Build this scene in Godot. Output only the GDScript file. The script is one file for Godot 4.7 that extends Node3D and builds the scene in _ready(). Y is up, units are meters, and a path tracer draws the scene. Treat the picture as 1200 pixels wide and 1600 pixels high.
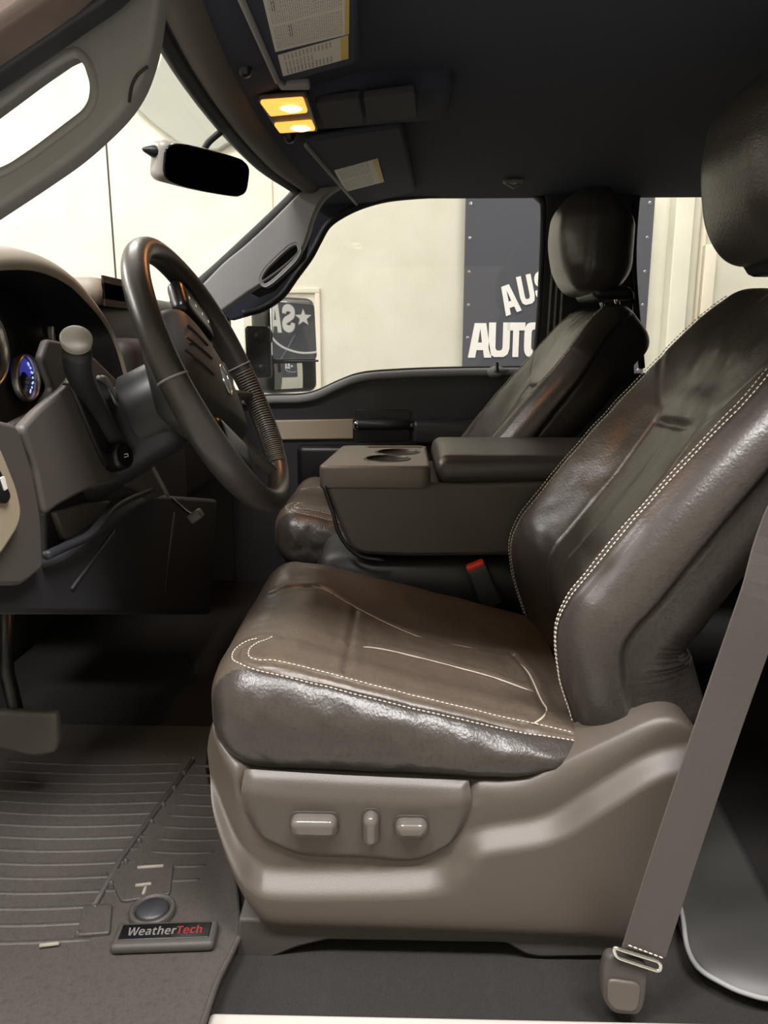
extends Node3D
# The driver's side of a pickup cab seen through the open door, standing in a white workshop.
# x runs to the rear of the truck, y up, z towards the driver's side. Cab floor is about y = -0.04.

const FOCAL := 1200.0
const EYE := Vector3(0.0, 0.72, 1.55)
const YAW := 1.4
const PITCH := -12.4

var M := {}
var used := {}
var cam: Camera3D
var rng := RandomNumberGenerator.new()
var wob := FastNoiseLite.new()

# ------------------------------------------------------------------ measuring helpers
func ray(px: float, py: float) -> Vector3:
	var d := Vector3((px - 600.0) / FOCAL, -(py - 800.0) / FOCAL, -1.0)
	return Basis.from_euler(Vector3(deg_to_rad(PITCH), deg_to_rad(YAW), 0)) * d
func on_z(px: float, py: float, z: float) -> Vector3:
	var d := ray(px, py)
	return EYE + d * ((z - EYE.z) / d.z)
func on_x(px: float, py: float, x: float) -> Vector3:
	var d := ray(px, py)
	return EYE + d * ((x - EYE.x) / d.x)
func on_y(px: float, py: float, y: float) -> Vector3:
	var d := ray(px, py)
	return EYE + d * ((y - EYE.y) / d.y)
# meets the sloping plane y = a + b * x
func on_slope(px: float, py: float, a: float, b: float) -> Vector3:
	var d := ray(px, py)
	return EYE + d * ((a + b * EYE.x - EYE.y) / (d.y - b * d.x))
func xy(list: Array, z: float) -> PackedVector2Array:
	var r := PackedVector2Array()
	for p in list:
		var v := on_z(p[0], p[1], z)
		r.append(Vector2(v.x, v.y))
	return r
func zy(list: Array, x: float) -> PackedVector2Array:
	var r := PackedVector2Array()
	for p in list:
		var v := on_x(p[0], p[1], x)
		r.append(Vector2(-v.z, v.y))
	return r
func v2(list: Array) -> PackedVector2Array:
	var r := PackedVector2Array()
	for p in list:
		r.append(Vector2(p[0], p[1]))
	return r
func v3(list: Array) -> PackedVector3Array:
	var r := PackedVector3Array()
	for p in list:
		r.append(p if p is Vector3 else Vector3(p[0], p[1], p[2]))
	return r

# ------------------------------------------------------------------ scene tree helpers
func numbered(called: String) -> String:
	var n: int = used.get(called, 0)
	used[called] = n + 1
	return called if n == 0 else "%s_%03d" % [called, n]
func thing(called: String, label: String, category: String, at := Vector3.ZERO, group := "") -> Node3D:
	var o := Node3D.new()
	o.name = numbered(called)
	add_child(o)
	o.position = at
	o.set_meta("label", label)
	o.set_meta("category", category)
	if group: o.set_meta("group", group)
	return o
func structure(o: Node3D, label := "", category := "") -> Node3D:
	o.set_meta("kind", "structure")
	if label: o.set_meta("label", label)
	if category: o.set_meta("category", category)
	return o
func new_st() -> SurfaceTool:
	var st := SurfaceTool.new()
	st.begin(Mesh.PRIMITIVE_TRIANGLES)
	st.set_smooth_group(1)
	return st
# commits st as one mesh; shapes are given in world coordinates, so a part is moved back by its thing's base
func obj(called: String, st: SurfaceTool, mat: Material, parent: Node = self, label := "", local := false) -> MeshInstance3D:
	st.generate_normals()
	st.index()
	var o := MeshInstance3D.new()
	o.mesh = st.commit()
	o.material_override = null
	o.mesh.surface_set_material(0, mat)
	o.name = numbered(called) if parent == self else called
	parent.add_child(o, true)
	if label: o.set_meta("label", label)
	if parent != self and not local:
		var p = parent
		var off := Vector3.ZERO
		while p != self:
			off += p.position
			p = p.get_parent()
		o.position = -off
	return o
func tag(o: Node3D, label: String, category: String, group := "") -> Node3D:
	o.set_meta("label", label)
	o.set_meta("category", category)
	if group: o.set_meta("group", group)
	return o

# ------------------------------------------------------------------ shape helpers
func tri(st: SurfaceTool, a: Vector3, b: Vector3, c: Vector3) -> void:
	st.add_vertex(a); st.add_vertex(c); st.add_vertex(b)
func quad(st: SurfaceTool, a: Vector3, b: Vector3, c: Vector3, d: Vector3) -> void:
	tri(st, a, b, c); tri(st, a, c, d)
# counter-clockwise rows seen from outside
func grid(st: SurfaceTool, rows: Array, close_u := false, close_v := false) -> void:
	var n := rows.size()
	for i in (n if close_v else n - 1):
		var a: PackedVector3Array = rows[i]
		var b: PackedVector3Array = rows[(i + 1) % n]
		var m := a.size()
		for j in (m if close_u else m - 1):
			var k := (j + 1) % m
			quad(st, a[j], a[k], b[k], b[j])
# a rounded box whose every point is handed to warp(point, direction)
func soft_box(st: SurfaceTool, size: Vector3, r: float, cell: float, warp: Callable, keep: Variant = null) -> void:
	var h := size * 0.5
	var core := h - Vector3(r, r, r)
	var cnt := [maxi(2, int(size.x / cell)), maxi(2, int(size.y / cell)), maxi(2, int(size.z / cell))]
	for axis in 3:
		var u := (axis + 1) % 3
		var v := (axis + 2) % 3
		for sgn in [-1.0, 1.0]:
			var rows := []
			for i in cnt[v] + 1:
				var row := PackedVector3Array()
				for j in cnt[u] + 1:
					var p := Vector3.ZERO
					p[axis] = h[axis] * sgn
					p[u] = -h[u] + 2.0 * h[u] * (float(j) / cnt[u])
					p[v] = -h[v] + 2.0 * h[v] * (float(i) / cnt[v])
					var q := p.clamp(-core, core)
					var d := (p - q).normalized()
					row.append(warp.call(q + d * r, d))
				if sgn < 0: row.reverse()
				rows.append(row)
			if keep == null:
				grid(st, rows)
				continue
			for i in cnt[v]:
				for j in cnt[u]:
					var p := Vector3.ZERO
					p[axis] = h[axis] * sgn
					p[u] = -h[u] + 2.0 * h[u] * ((j + 0.5) / cnt[u])
					p[v] = -h[v] + 2.0 * h[v] * ((i + 0.5) / cnt[v])
					if keep.call((p - p.clamp(-core, core)).normalized()):
						var jj: int = j if sgn > 0 else cnt[u] - 1 - j
						quad(st, rows[i][jj], rows[i][jj + 1], rows[i + 1][jj + 1], rows[i + 1][jj])
func rbox(st: SurfaceTool, size: Vector3, r: float, xf: Transform3D, cell := 0.0) -> void:
	var c := cell if cell > 0 else maxf(size[size.max_axis_index()] / 8.0, r * 0.7)
	rr_box(st, size, r, xf)
# rounded box with few triangles: three steps on each rounded edge
func rr_box(st: SurfaceTool, size: Vector3, r: float, xf: Transform3D) -> void:
	var h := size * 0.5
	r = minf(r, h[h.min_axis_index()] * 0.999)
	var ts := []
	for ax in 3:
		var c := h[ax] - r
		ts.append([-h[ax], -c - r * 0.41, -c, c, c + r * 0.41, h[ax]])
	var core := h - Vector3(r, r, r)
	for axis in 3:
		var u := (axis + 1) % 3
		var v := (axis + 2) % 3
		for sgn in [-1.0, 1.0]:
			var rows := []
			for tv in ts[v]:
				var row := PackedVector3Array()
				for tu in ts[u]:
					var p := Vector3.ZERO
					p[axis] = h[axis] * sgn
					p[u] = tu
					p[v] = tv
					var q := p.clamp(-core, core)
					row.append(xf * (q + (p - q).normalized() * r))
				if sgn < 0: row.reverse()
				rows.append(row)
			grid(st, rows)
# rounds the corners of an outline
func fillet(poly: PackedVector2Array, r: float, seg := 4) -> PackedVector2Array:
	var out := PackedVector2Array()
	var n := poly.size()
	for i in n:
		var a := poly[(i + n - 1) % n]
		var b := poly[i]
		var c := poly[(i + 1) % n]
		var k := minf(r, minf(a.distance_to(b), b.distance_to(c)) * 0.45)
		var p := b + (a - b).normalized() * k
		var q := b + (c - b).normalized() * k
		for j in seg + 1:
			var t := float(j) / seg
			out.append(p.lerp(b, t).lerp(b.lerp(q, t), t))
	return out
# a smooth curve through points
func curve3(pts: PackedVector3Array, n: int, closed := false) -> PackedVector3Array:
	var out := PackedVector3Array()
	var m := pts.size()
	var segs := m if closed else m - 1
	for i in n + (0 if closed else 1):
		var f := float(i) / n * segs
		var k := mini(int(f), segs - 1)
		var t := f - k
		var a := pts[(k - 1 + m) % m] if closed or k > 0 else pts[0] * 2.0 - pts[1]
		var b := pts[k]
		var c := pts[(k + 1) % m]
		var d := pts[(k + 2) % m] if closed or k + 2 < m else pts[m - 1] * 2.0 - pts[m - 2]
		out.append(b.cubic_interpolate(c, a, d, t))
	return out
func curve2(pts: PackedVector2Array, n: int, closed := false) -> PackedVector2Array:
	var a := PackedVector3Array()
	for p in pts: a.append(Vector3(p.x, p.y, 0))
	var out := PackedVector2Array()
	for p in curve3(a, n, closed): out.append(Vector2(p.x, p.y))
	return out
func inset(poly: PackedVector2Array, d: float) -> PackedVector2Array:
	var out := PackedVector2Array()
	var n := poly.size()
	for i in n:
		var e1 := (poly[i] - poly[(i + n - 1) % n]).normalized()
		var e2 := (poly[(i + 1) % n] - poly[i]).normalized()
		var n1 := Vector2(-e1.y, e1.x)
		var n2 := Vector2(-e2.y, e2.x)
		var m := (n1 + n2)
		if m.length() < 0.01: m = n1
		m = m.normalized()
		out.append(poly[i] + m * (d / maxf(m.dot(n1), 0.5)))
	return out
# drops points that repeat
func clean(p: PackedVector2Array) -> PackedVector2Array:
	var out := PackedVector2Array()
	for i in p.size():
		if p[i].distance_to(p[(i + 1) % p.size()]) > 1e-5: out.append(p[i])
	return out
func cap_tris(st: SurfaceTool, poly: PackedVector2Array, idx: PackedInt32Array, z0: float, z1: float, xf: Transform3D) -> void:
	for i in range(0, idx.size(), 3):
		var a := Vector3(poly[idx[i]].x, poly[idx[i]].y, 0)
		var q := Vector3(poly[idx[i + 1]].x, poly[idx[i + 1]].y, 0)
		var c := Vector3(poly[idx[i + 2]].x, poly[idx[i + 2]].y, 0)
		if (q - a).cross(c - a).z < 0:
			var t := q
			q = c
			c = t
		var up := Vector3(0, 0, z1)
		var dn := Vector3(0, 0, z0)
		tri(st, xf * (a + up), xf * (q + up), xf * (c + up))
		tri(st, xf * (a + dn), xf * (c + dn), xf * (q + dn))
# a slab with the outline poly (in x, y) from z0 to z1, edges rounded by b, with holes cut through
func slab(st: SurfaceTool, poly_in: PackedVector2Array, z0: float, z1: float, b: float, xf := Transform3D(), holes: Array = []) -> void:
	var poly := ccw(clean(poly_in), true)
	var steps := [[0.0, b], [0.134, 0.5 * b], [0.5, 0.134 * b], [1.0, 0.0]]
	st.set_smooth_group(1)
	var loops := [poly]
	for h in holes: loops.append(ccw(clean(h), false))
	for loop in loops:
		var rows := []
		for k in 8:
			var s = steps[k] if k < 4 else steps[7 - k]
			var row := PackedVector3Array()
			for p in inset(loop, s[1]): row.append(xf * Vector3(p.x, p.y, z0 + b * s[0] if k < 4 else z1 - b * s[0]))
			rows.append(row)
		grid(st, rows, true)
	st.set_smooth_group(2)
	var cap := inset(poly, b)
	if holes.is_empty():
		var idx := Geometry2D.triangulate_polygon(cap)
		if idx.is_empty(): idx = Geometry2D.triangulate_polygon(poly)
		if idx.is_empty(): push_warning("outline could not be filled")
		cap_tris(st, cap, idx, z0, z1, xf)
	else:
		var cuts := [-1e3]
		var hs := []
		for h in loops.slice(1):
			var hi := inset(h, b)
			hs.append(hi)
			var lo := 1e9
			var up := -1e9
			for p in hi:
				lo = minf(lo, p.x)
				up = maxf(up, p.x)
			cuts.append((lo + up) * 0.5)
		cuts.append(1e3)
		cuts.sort()
		for k in cuts.size() - 1:
			var strip := PackedVector2Array([Vector2(cuts[k], -1e3), Vector2(cuts[k + 1], -1e3), Vector2(cuts[k + 1], 1e3), Vector2(cuts[k], 1e3)])
			var pieces: Array = Geometry2D.intersect_polygons(cap, strip)
			for h in hs:
				var next := []
				for pc in pieces: next.append_array(Geometry2D.clip_polygons(pc, h))
				pieces = next
			for pc in pieces:
				if Geometry2D.is_polygon_clockwise(pc): pass
				cap_tris(st, pc, Geometry2D.triangulate_polygon(pc), z0, z1, xf)
	st.set_smooth_group(1)
# a plate facing +x: outline given as (-z, y), thickness from x0 to x1
func plate_x(st: SurfaceTool, poly: PackedVector2Array, x0: float, x1: float, b: float) -> void:
	slab(st, poly, x0, x1, b, Transform3D(Basis(Vector3(0, 0, -1), Vector3(0, 1, 0), Vector3(1, 0, 0)), Vector3.ZERO))
# a plate lying flat: outline given as (x, -z), thickness from y0 to y1
func plate_y(st: SurfaceTool, poly: PackedVector2Array, y0: float, y1: float, b: float, holes: Array = []) -> void:
	slab(st, poly, y0, y1, b, Transform3D(Basis(Vector3(1, 0, 0), Vector3(0, 0, -1), Vector3(0, 1, 0)), Vector3.ZERO), holes)
func tube(st: SurfaceTool, path: PackedVector3Array, r: Variant, sides := 8, closed := false, flat := 1.0, up := Vector3.UP) -> void:
	var n := path.size()
	var rows := []
	var side := Vector3.ZERO
	for i in n:
		var a := path[(i - 1 + n) % n] if closed or i > 0 else path[0]
		var b := path[(i + 1) % n] if closed or i < n - 1 else path[n - 1]
		var t := (b - a).normalized()
		if side == Vector3.ZERO:
			side = t.cross(up)
			if side.length() < 0.05: side = t.cross(Vector3(1, 0.1, 0.2))
		side = (side - t * side.dot(t)).normalized()
		var w := side.cross(t)
		var rad: float = r[i] if r is Array or r is PackedFloat32Array else r
		var row := PackedVector3Array()
		for j in sides:
			var ang := -TAU * j / sides
			row.append(path[i] + (side * cos(ang) + w * sin(ang) * flat) * rad)
		rows.append(row)
	grid(st, rows, true, closed)
	if not closed:
		for e in [0, n - 1]:
			var row: PackedVector3Array = rows[e]
			var c := path[e]
			var dirv := (path[0] - path[1]) if e == 0 else (path[n - 1] - path[n - 2])
			c += dirv.normalized() * (row[0].distance_to(path[e]) * 0.35)
			for j in sides:
				var k := (j + 1) % sides
				if e == 0: tri(st, row[k], row[j], c)
				else: tri(st, row[j], row[k], c)
# turned shape: profile of (radius, height) about the y axis of xf
func lathe(st: SurfaceTool, prof: Array, xf: Transform3D, seg := 24, squash := 1.0) -> void:
	var rows := []
	for p in prof:
		var row := PackedVector3Array()
		for j in seg:
			var a := TAU * j / seg
			row.append(xf * Vector3(cos(a) * p[0], p[1], -sin(a) * p[0] * squash))
		rows.append(row)
	grid(st, rows, true)
# y axis of the returned frame points along dir
func facing(at: Vector3, dir: Vector3, hint := Vector3.UP) -> Transform3D:
	var y := dir.normalized()
	var x := hint.cross(y)
	if x.length() < 0.05: x = Vector3(1, 0, 0).cross(y)
	x = x.normalized()
	return Transform3D(Basis(x, y, x.cross(y)), at)
# flat strap along a path, lying across the directions given by wide
func strap(st: SurfaceTool, path: PackedVector3Array, wide: Vector3, w: float, thick: float) -> void:
	var rows := []
	for i in path.size():
		var t := (path[mini(i + 1, path.size() - 1)] - path[maxi(i - 1, 0)]).normalized()
		var s := (wide - t * wide.dot(t)).normalized()
		var nn := s.cross(t).normalized()
		var row := PackedVector3Array()
		for c in [[-0.5, -0.5], [0.5, -0.5], [0.52, 0.0], [0.5, 0.5], [-0.5, 0.5], [-0.52, 0.0]]:
			row.append(path[i] + s * (c[0] * w) + nn * (c[1] * thick))
		row.reverse()
		rows.append(row)
	st.set_smooth_group(-1)
	grid(st, rows, true)
	st.set_smooth_group(1)
# short thread stitches along a path lying on a surface
func stitches(st: SurfaceTool, path: PackedVector3Array, pitch: float, length: float, r: float, across := Vector3.ZERO) -> void:
	var acc := 0.0
	for i in path.size() - 1:
		var a := path[i]
		var b := path[i + 1]
		var l := a.distance_to(b)
		if l < 1e-6: continue
		var t := (b - a) / l
		while acc < l:
			var c := a + t * acc
			var d := (t + across).normalized() * (length * 0.5)
			tube(st, PackedVector3Array([c - d, c, c + d]), [r * 0.6, r, r * 0.6], 5)
			acc += pitch
		acc -= l
func smooth(a: float, b: float, x: float) -> float:
	return smoothstep(a, b, x)
func poly_dist(p: Vector2, line: PackedVector2Array) -> float:
	var best := 1e9
	for i in line.size() - 1:
		var q := Geometry2D.get_closest_point_to_segment(p, line[i], line[i + 1])
		best = minf(best, p.distance_squared_to(q))
	return sqrt(best)

# ------------------------------------------------------------------ materials
func noise_tex(freq: float, normal := false, bump := 2.0, ramp: Array = [], size := 512, kind := FastNoiseLite.TYPE_SIMPLEX, seed_n := 1, octaves := 3) -> NoiseTexture2D:
	var n := FastNoiseLite.new()
	n.noise_type = kind
	n.frequency = freq
	n.seed = seed_n
	n.fractal_octaves = octaves
	if kind == FastNoiseLite.TYPE_CELLULAR:
		n.cellular_return_type = FastNoiseLite.RETURN_DISTANCE
	var t := NoiseTexture2D.new()
	t.width = size
	t.height = size
	t.seamless = true
	t.noise = n
	t.as_normal_map = normal
	t.bump_strength = bump
	if ramp.size() > 0:
		var g := Gradient.new()
		g.offsets = PackedFloat32Array()
		g.colors = PackedColorArray()
		var offs := PackedFloat32Array()
		var cols := PackedColorArray()
		for i in ramp.size():
			offs.append(float(i) / (ramp.size() - 1))
			cols.append(ramp[i])
		g.offsets = offs
		g.colors = cols
		t.color_ramp = g
	return t
func mat(col: Color, rough: float, metal := 0.0, spec := 0.5) -> StandardMaterial3D:
	var m := StandardMaterial3D.new()
	m.albedo_color = col
	m.roughness = rough
	m.metallic = metal
	m.metallic_specular = spec
	return m
func grained(col: Color, rough: float, nt: Texture2D, scale: float, depth: float, ct: Texture2D = null) -> StandardMaterial3D:
	var m := mat(col, rough)
	m.uv1_triplanar = true
	m.uv1_scale = Vector3.ONE * scale
	if nt:
		m.normal_enabled = true
		m.normal_texture = nt
		m.normal_scale = depth
	if ct: m.albedo_texture = ct
	return m
func c8(r: int, g: int, b: int) -> Color:
	return Color8(r, g, b)
func glow(col: Color, e: float) -> StandardMaterial3D:
	var m := mat(col, 0.4)
	m.emission_enabled = true
	m.emission = col
	m.emission_energy_multiplier = e
	return m

func make_materials() -> void:
	var pebble := noise_tex(0.055, true, 3.0, [], 512, FastNoiseLite.TYPE_CELLULAR, 3, 2)
	var fine := noise_tex(0.12, true, 2.0, [], 512, FastNoiseLite.TYPE_SIMPLEX, 5, 3)
	var hide := noise_tex(0.012, false, 1, [Color(0.86, 0.84, 0.82), Color(1, 1, 1), Color(0.92, 0.89, 0.86)], 512, FastNoiseLite.TYPE_SIMPLEX, 9, 4)
	var fuzz := noise_tex(0.25, false, 1, [Color(0.62, 0.6, 0.58), Color(1, 1, 1)], 512, FastNoiseLite.TYPE_SIMPLEX, 12, 3)
	var dusty := noise_tex(0.02, false, 1, [Color(0.82, 0.81, 0.8), Color(1, 1, 1), Color(0.9, 0.88, 0.86)], 512, FastNoiseLite.TYPE_SIMPLEX, 15, 5)
	M.leather = grained(c8(59, 55, 52), 0.33, pebble, 9.0, 0.5, hide)
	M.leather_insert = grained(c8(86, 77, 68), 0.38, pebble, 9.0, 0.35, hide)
	M.thread = mat(c8(190, 182, 168), 0.7)
	M.seam = mat(c8(38, 34, 32), 0.7)
	M.taupe = grained(c8(76, 69, 63), 0.45, fine, 8.0, 0.25)
	M.taupe_panel = grained(c8(70, 64, 59), 0.42, fine, 8.0, 0.2)
	M.switch = mat(c8(92, 87, 82), 0.18)
	M.skirt = grained(c8(62, 58, 55), 0.6, fine, 8.0, 0.3)
	M.dark = grained(c8(44, 45, 50), 0.45, fine, 8.0, 0.25)
	M.dash = grained(c8(84, 79, 76), 0.5, fine, 8.0, 0.3)
	M.black = mat(c8(26, 26, 29), 0.4)
	M.gloss = mat(c8(16, 16, 18), 0.28)
	M.rubber = mat(c8(24, 24, 26), 0.65)
	M.headliner = grained(c8(68, 73, 92), 0.95, fine, 6.0, 0.35, fuzz)
	M.pillar = grained(c8(132, 131, 132), 0.7, fine, 8.0, 0.3)
	M.carpet = grained(c8(50, 47, 45), 1.0, noise_tex(0.2, true, 6.0, [], 512, FastNoiseLite.TYPE_SIMPLEX, 21, 3), 5.0, 1.0, fuzz)
	M.mat = grained(c8(66, 62, 59), 0.55, fine, 6.0, 0.4, dusty)
	M.beige = mat(c8(170, 158, 138), 0.45)
	M.silver = mat(c8(190, 188, 184), 0.3, 0.85)
	M.chrome = mat(c8(225, 225, 228), 0.08, 1.0)
	M.steel = mat(c8(205, 203, 198), 0.25, 1.0)
	M.mirror = mat(c8(235, 238, 240), 0.015, 1.0)
	M.dim_mirror = mat(c8(52, 54, 60), 0.03, 1.0)
	M.paint_brown = mat(c8(112, 98, 94), 0.3)
	M.body_white = mat(c8(215, 212, 206), 0.3)
	M.sill = grained(c8(176, 171, 164), 0.35, fine, 6.0, 0.15)
	M.webbing = grained(c8(66, 61, 58), 0.7, noise_tex(0.3, true, 3.0, [], 256, FastNoiseLite.TYPE_SIMPLEX, 31, 2), 20.0, 0.5)
	M.red = mat(c8(232, 52, 30), 0.4)
	M.wall = grained(c8(222, 221, 206), 0.8, fine, 0.7, 0.15, noise_tex(0.006, false, 1, [Color(0.955, 0.95, 0.94), Color(1, 1, 1)], 512, FastNoiseLite.TYPE_SIMPLEX, 40, 4))
	M.wall_trim = mat(c8(222, 214, 196), 0.7)
	M.grey_shape = mat(c8(160, 162, 152), 0.85)
	M.concrete = grained(c8(150, 147, 140), 0.6, fine, 1.0, 0.3, dusty)
	M.ceiling = mat(c8(232, 230, 222), 0.9)
	M.banner = grained(c8(72, 74, 82), 0.6, fine, 3.0, 0.2)
	M.white_print = mat(c8(240, 240, 236), 0.7)
	M.label_paper = mat(c8(205, 203, 196), 0.6)
	var glass := mat(Color(0.9, 0.95, 0.93, 0.05), 0.02)
	glass.transparency = BaseMaterial3D.TRANSPARENCY_ALPHA
	glass.metallic_specular = 0.15
	M.glass = glass
	var tint := mat(Color(0.35, 0.36, 0.36, 0.14), 0.02)
	tint.transparency = BaseMaterial3D.TRANSPARENCY_ALPHA
	tint.metallic_specular = 0.3
	M.tint = tint
	M.gauge = mat(c8(20, 20, 30), 0.3)
	M.gauge_blue = glow(c8(60, 66, 170), 0.55)
	M.gauge_tick = glow(c8(190, 205, 255), 1.0)
	M.lens = glow(Color(1.0, 0.66, 0.28), 1.5)
	M.lens_hot = glow(Color(1.0, 0.88, 0.62), 6.0)

# ------------------------------------------------------------------ camera, light
func set_camera_and_light() -> void:
	cam = Camera3D.new()
	cam.name = "camera"
	cam.fov = rad_to_deg(2.0 * atan(800.0 / FOCAL))
	cam.position = EYE
	cam.rotation_degrees = Vector3(PITCH, YAW, 0)
	cam.near = 0.02
	add_child(cam)
	cam.make_current()
	var env := Environment.new()
	env.background_mode = Environment.BG_COLOR
	env.background_color = Color(0, 0, 0)
	env.tonemap_mode = Environment.TONE_MAPPER_LINEAR
	env.tonemap_exposure = 1.08
	env.sdfgi_enabled = true
	env.ssao_enabled = true
	env.ssil_enabled = true
	var we := WorldEnvironment.new()
	we.name = "environment"
	we.environment = env
	add_child(we)

# a workshop ceiling light: white housing, glowing panel and the light of the same size under it
const PANEL_ENERGY := 11.0
func ceiling_light(at: Vector3, sx: float, sz: float, label: String, power := 1.0) -> void:
	var t := thing("ceiling_light", label, "light", at, "workshop ceiling lights")
	var st := new_st()
	rr_box(st, Vector3(sx + 0.06, 0.07, sz + 0.06), 0.01, Transform3D(Basis(), Vector3(0, -0.035, 0)))
	obj("housing", st, M.ceiling, t, "", true)
	st = new_st()
	rr_box(st, Vector3(sx, 0.012, sz), 0.004, Transform3D(Basis(), Vector3(0, -0.074, 0)))
	obj("diffuser", st, M.panel_glow, t, "", true)
	var l := AreaLight3D.new()
	l.name = "panel_light"
	l.area_size = Vector2(sx, sz)
	l.light_color = Color(1.0, 0.982, 0.975)
	l.light_energy = PANEL_ENERGY * power
	l.area_range = 14.0
	l.area_attenuation = 2.0
	l.shadow_enabled = true
	t.add_child(l)
	l.position = Vector3(0, -0.09, 0)
	l.rotation_degrees = Vector3(-90, 0, 0)

# ------------------------------------------------------------------ the workshop
const WALL_Z := -3.4
const GROUND := -0.78
const TOP := 3.3
func box_part(called: String, lo: Vector3, hi: Vector3, m: Material, parent: Node = self, r := 0.004) -> MeshInstance3D:
	var st := new_st()
	st.set_smooth_group(1)
	rr_box(st, hi - lo, r, Transform3D(Basis(), (lo + hi) * 0.5))
	return obj(called, st, m, parent)
func workshop() -> void:
	structure(box_part("floor", Vector3(-5.2, GROUND - 0.1, WALL_Z - 0.2), Vector3(5.2, GROUND, 6.2), M.concrete), "grey concrete workshop floor under the truck", "floor")
	structure(box_part("ceiling", Vector3(-5.2, TOP, WALL_Z - 0.2), Vector3(5.2, TOP + 0.1, 6.2), M.ceiling), "white workshop ceiling above the truck", "ceiling")
	var wall := structure(box_part("wall_right", Vector3(-5.2, GROUND, WALL_Z - 0.12), Vector3(5.2, TOP, WALL_Z), M.wall), "bright cream workshop wall beyond the passenger side", "wall")
	structure(box_part("wall_front", Vector3(-5.3, GROUND, WALL_Z), Vector3(-5.2, TOP, 6.2), M.wall), "cream workshop wall ahead of the truck", "wall")
	structure(box_part("wall_back", Vector3(5.2, GROUND, WALL_Z), Vector3(5.3, TOP, 6.2), M.wall), "cream workshop wall behind the truck", "wall")
	structure(box_part("wall_left", Vector3(-5.2, GROUND, 6.2), Vector3(5.2, TOP, 6.3), M.wall), "cream workshop wall facing the open driver's door", "wall")
	# panel joint seen through the windshield, and the shallow door casing by the mirror
	var a := on_z(168, 180, WALL_Z)
	var b := on_z(178, 460, WALL_Z)
	var mid := (a.x + b.x) * 0.5
	box_part("panel_joint", Vector3(mid - 0.005, GROUND, WALL_Z - 0.002), Vector3(mid + 0.005, TOP, WALL_Z + 0.004), M.seam, wall, 0.001)
	var q := on_z(418, 300, WALL_Z)
	box_part("panel_batten", Vector3(q.x - 0.03, GROUND, WALL_Z - 0.002), Vector3(q.x + 0.03, TOP, WALL_Z + 0.012), M.wall_trim, wall, 0.003)
	var c := on_z(500, 458, WALL_Z)
	box_part("casing_side", Vector3(c.x - 0.03, GROUND, WALL_Z - 0.002), Vector3(c.x, c.y, WALL_Z + 0.02), M.wall_trim, wall, 0.004)
	box_part("casing_top", Vector3(c.x - 0.95, c.y, WALL_Z - 0.002), Vector3(c.x, c.y + 0.03, WALL_Z + 0.02), M.wall_trim, wall, 0.004)
	# pilaster, conduit and box seen through the rear door window
	var p0 := on_z(1024, 400, WALL_Z)
	var pil := thing("pilaster", "cream square wall pilaster beside the dark banner", "pilaster", Vector3(p0.x + 0.1, GROUND, WALL_Z))
	var st := new_st()
	rr_box(st, Vector3(0.11, TOP - GROUND, 0.12), 0.008, Transform3D(Basis(), Vector3(p0.x + 0.12, (TOP + GROUND) * 0.5, WALL_Z + 0.06)))
	obj("shaft", st, M.wall, pil)
	st = new_st()
	rr_box(st, Vector3(0.035, TOP - GROUND, 0.03), 0.006, Transform3D(Basis(), Vector3(p0.x + 0.19, (TOP + GROUND) * 0.5, WALL_Z + 0.016)))
	obj("corner_strip", st, M.wall_trim, pil)
	var p1 := on_z(1063, 480, WALL_Z)
	var con := thing("conduit", "thin vertical conduit pipe on the cream wall with a small junction box", "pipe", Vector3(p1.x, GROUND, WALL_Z))
	st = new_st()
	p1.x = maxf(p1.x, p0.x + 0.27)
	tube(st, v3([[p1.x, GROUND, WALL_Z + 0.03], [p1.x, 1.0, WALL_Z + 0.03], [p1.x, TOP, WALL_Z + 0.03]]), 0.02, 10)
	obj("pipe", st, M.wall_trim, con)
	var p2 := on_z(1068, 385, WALL_Z)
	st = new_st()
	rr_box(st, Vector3(0.07, 0.42, 0.06), 0.006, Transform3D(Basis(), Vector3(p1.x + 0.03, p2.y - 0.21, WALL_Z + 0.07)))
	obj("junction_box", st, M.wall_trim, con)
	# pale curved slab of unidentified kind high on the wall, seen through the top of the windshield
	var sheet := PackedVector2Array()
	for p in curve2(xy([[262, 40], [256, 92], [241, 124], [224, 148], [213, 166], [224, 180], [262, 212], [300, 236], [340, 238], [356, 229], [372, 224], [392, 228], [430, 180], [400, 60]], WALL_Z), 60, true):
		sheet.append(p)
	st = new_st()
	slab(st, sheet, WALL_Z + 0.01, WALL_Z + 0.05, 0.012)
	tag(obj("wall_shape", st, M.grey_shape), "unidentified pale grey curved slab high on the wall seen through the windshield", "sheet")

func letter(text: String, h: float, wide: float) -> ArrayMesh:
	var tm := TextMesh.new()
	var f := SystemFont.new()
	f.font_names = PackedStringArray(["Droid Sans"])
	f.font_weight = 700
	var fv := FontVariation.new()
	fv.base_font = f
	fv.variation_embolden = 0.0
	tm.font = fv
	tm.text = text
	tm.font_size = 64
	tm.pixel_size = 0.01
	tm.depth = 0.06
	var st := SurfaceTool.new()
	var bb := tm.get_aabb()
	var k := h / bb.size.y
	st.append_from(tm, 0, Transform3D(Basis.from_scale(Vector3(k * wide, k, k * 0.2)), -(bb.position + bb.size * 0.5) * Vector3(k * wide, k, k * 0.2)))
	return st.commit()
func put_text(text: String, at: Vector3, basis: Basis, h: float, wide: float, m: Material, parent: Node3D, called := "letter") -> void:
	var o := MeshInstance3D.new()
	o.mesh = letter(text, h, wide)
	o.mesh.surface_set_material(0, m)
	o.name = called
	parent.add_child(o, true)
	o.transform = Transform3D(basis, at - parent.position)
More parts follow.
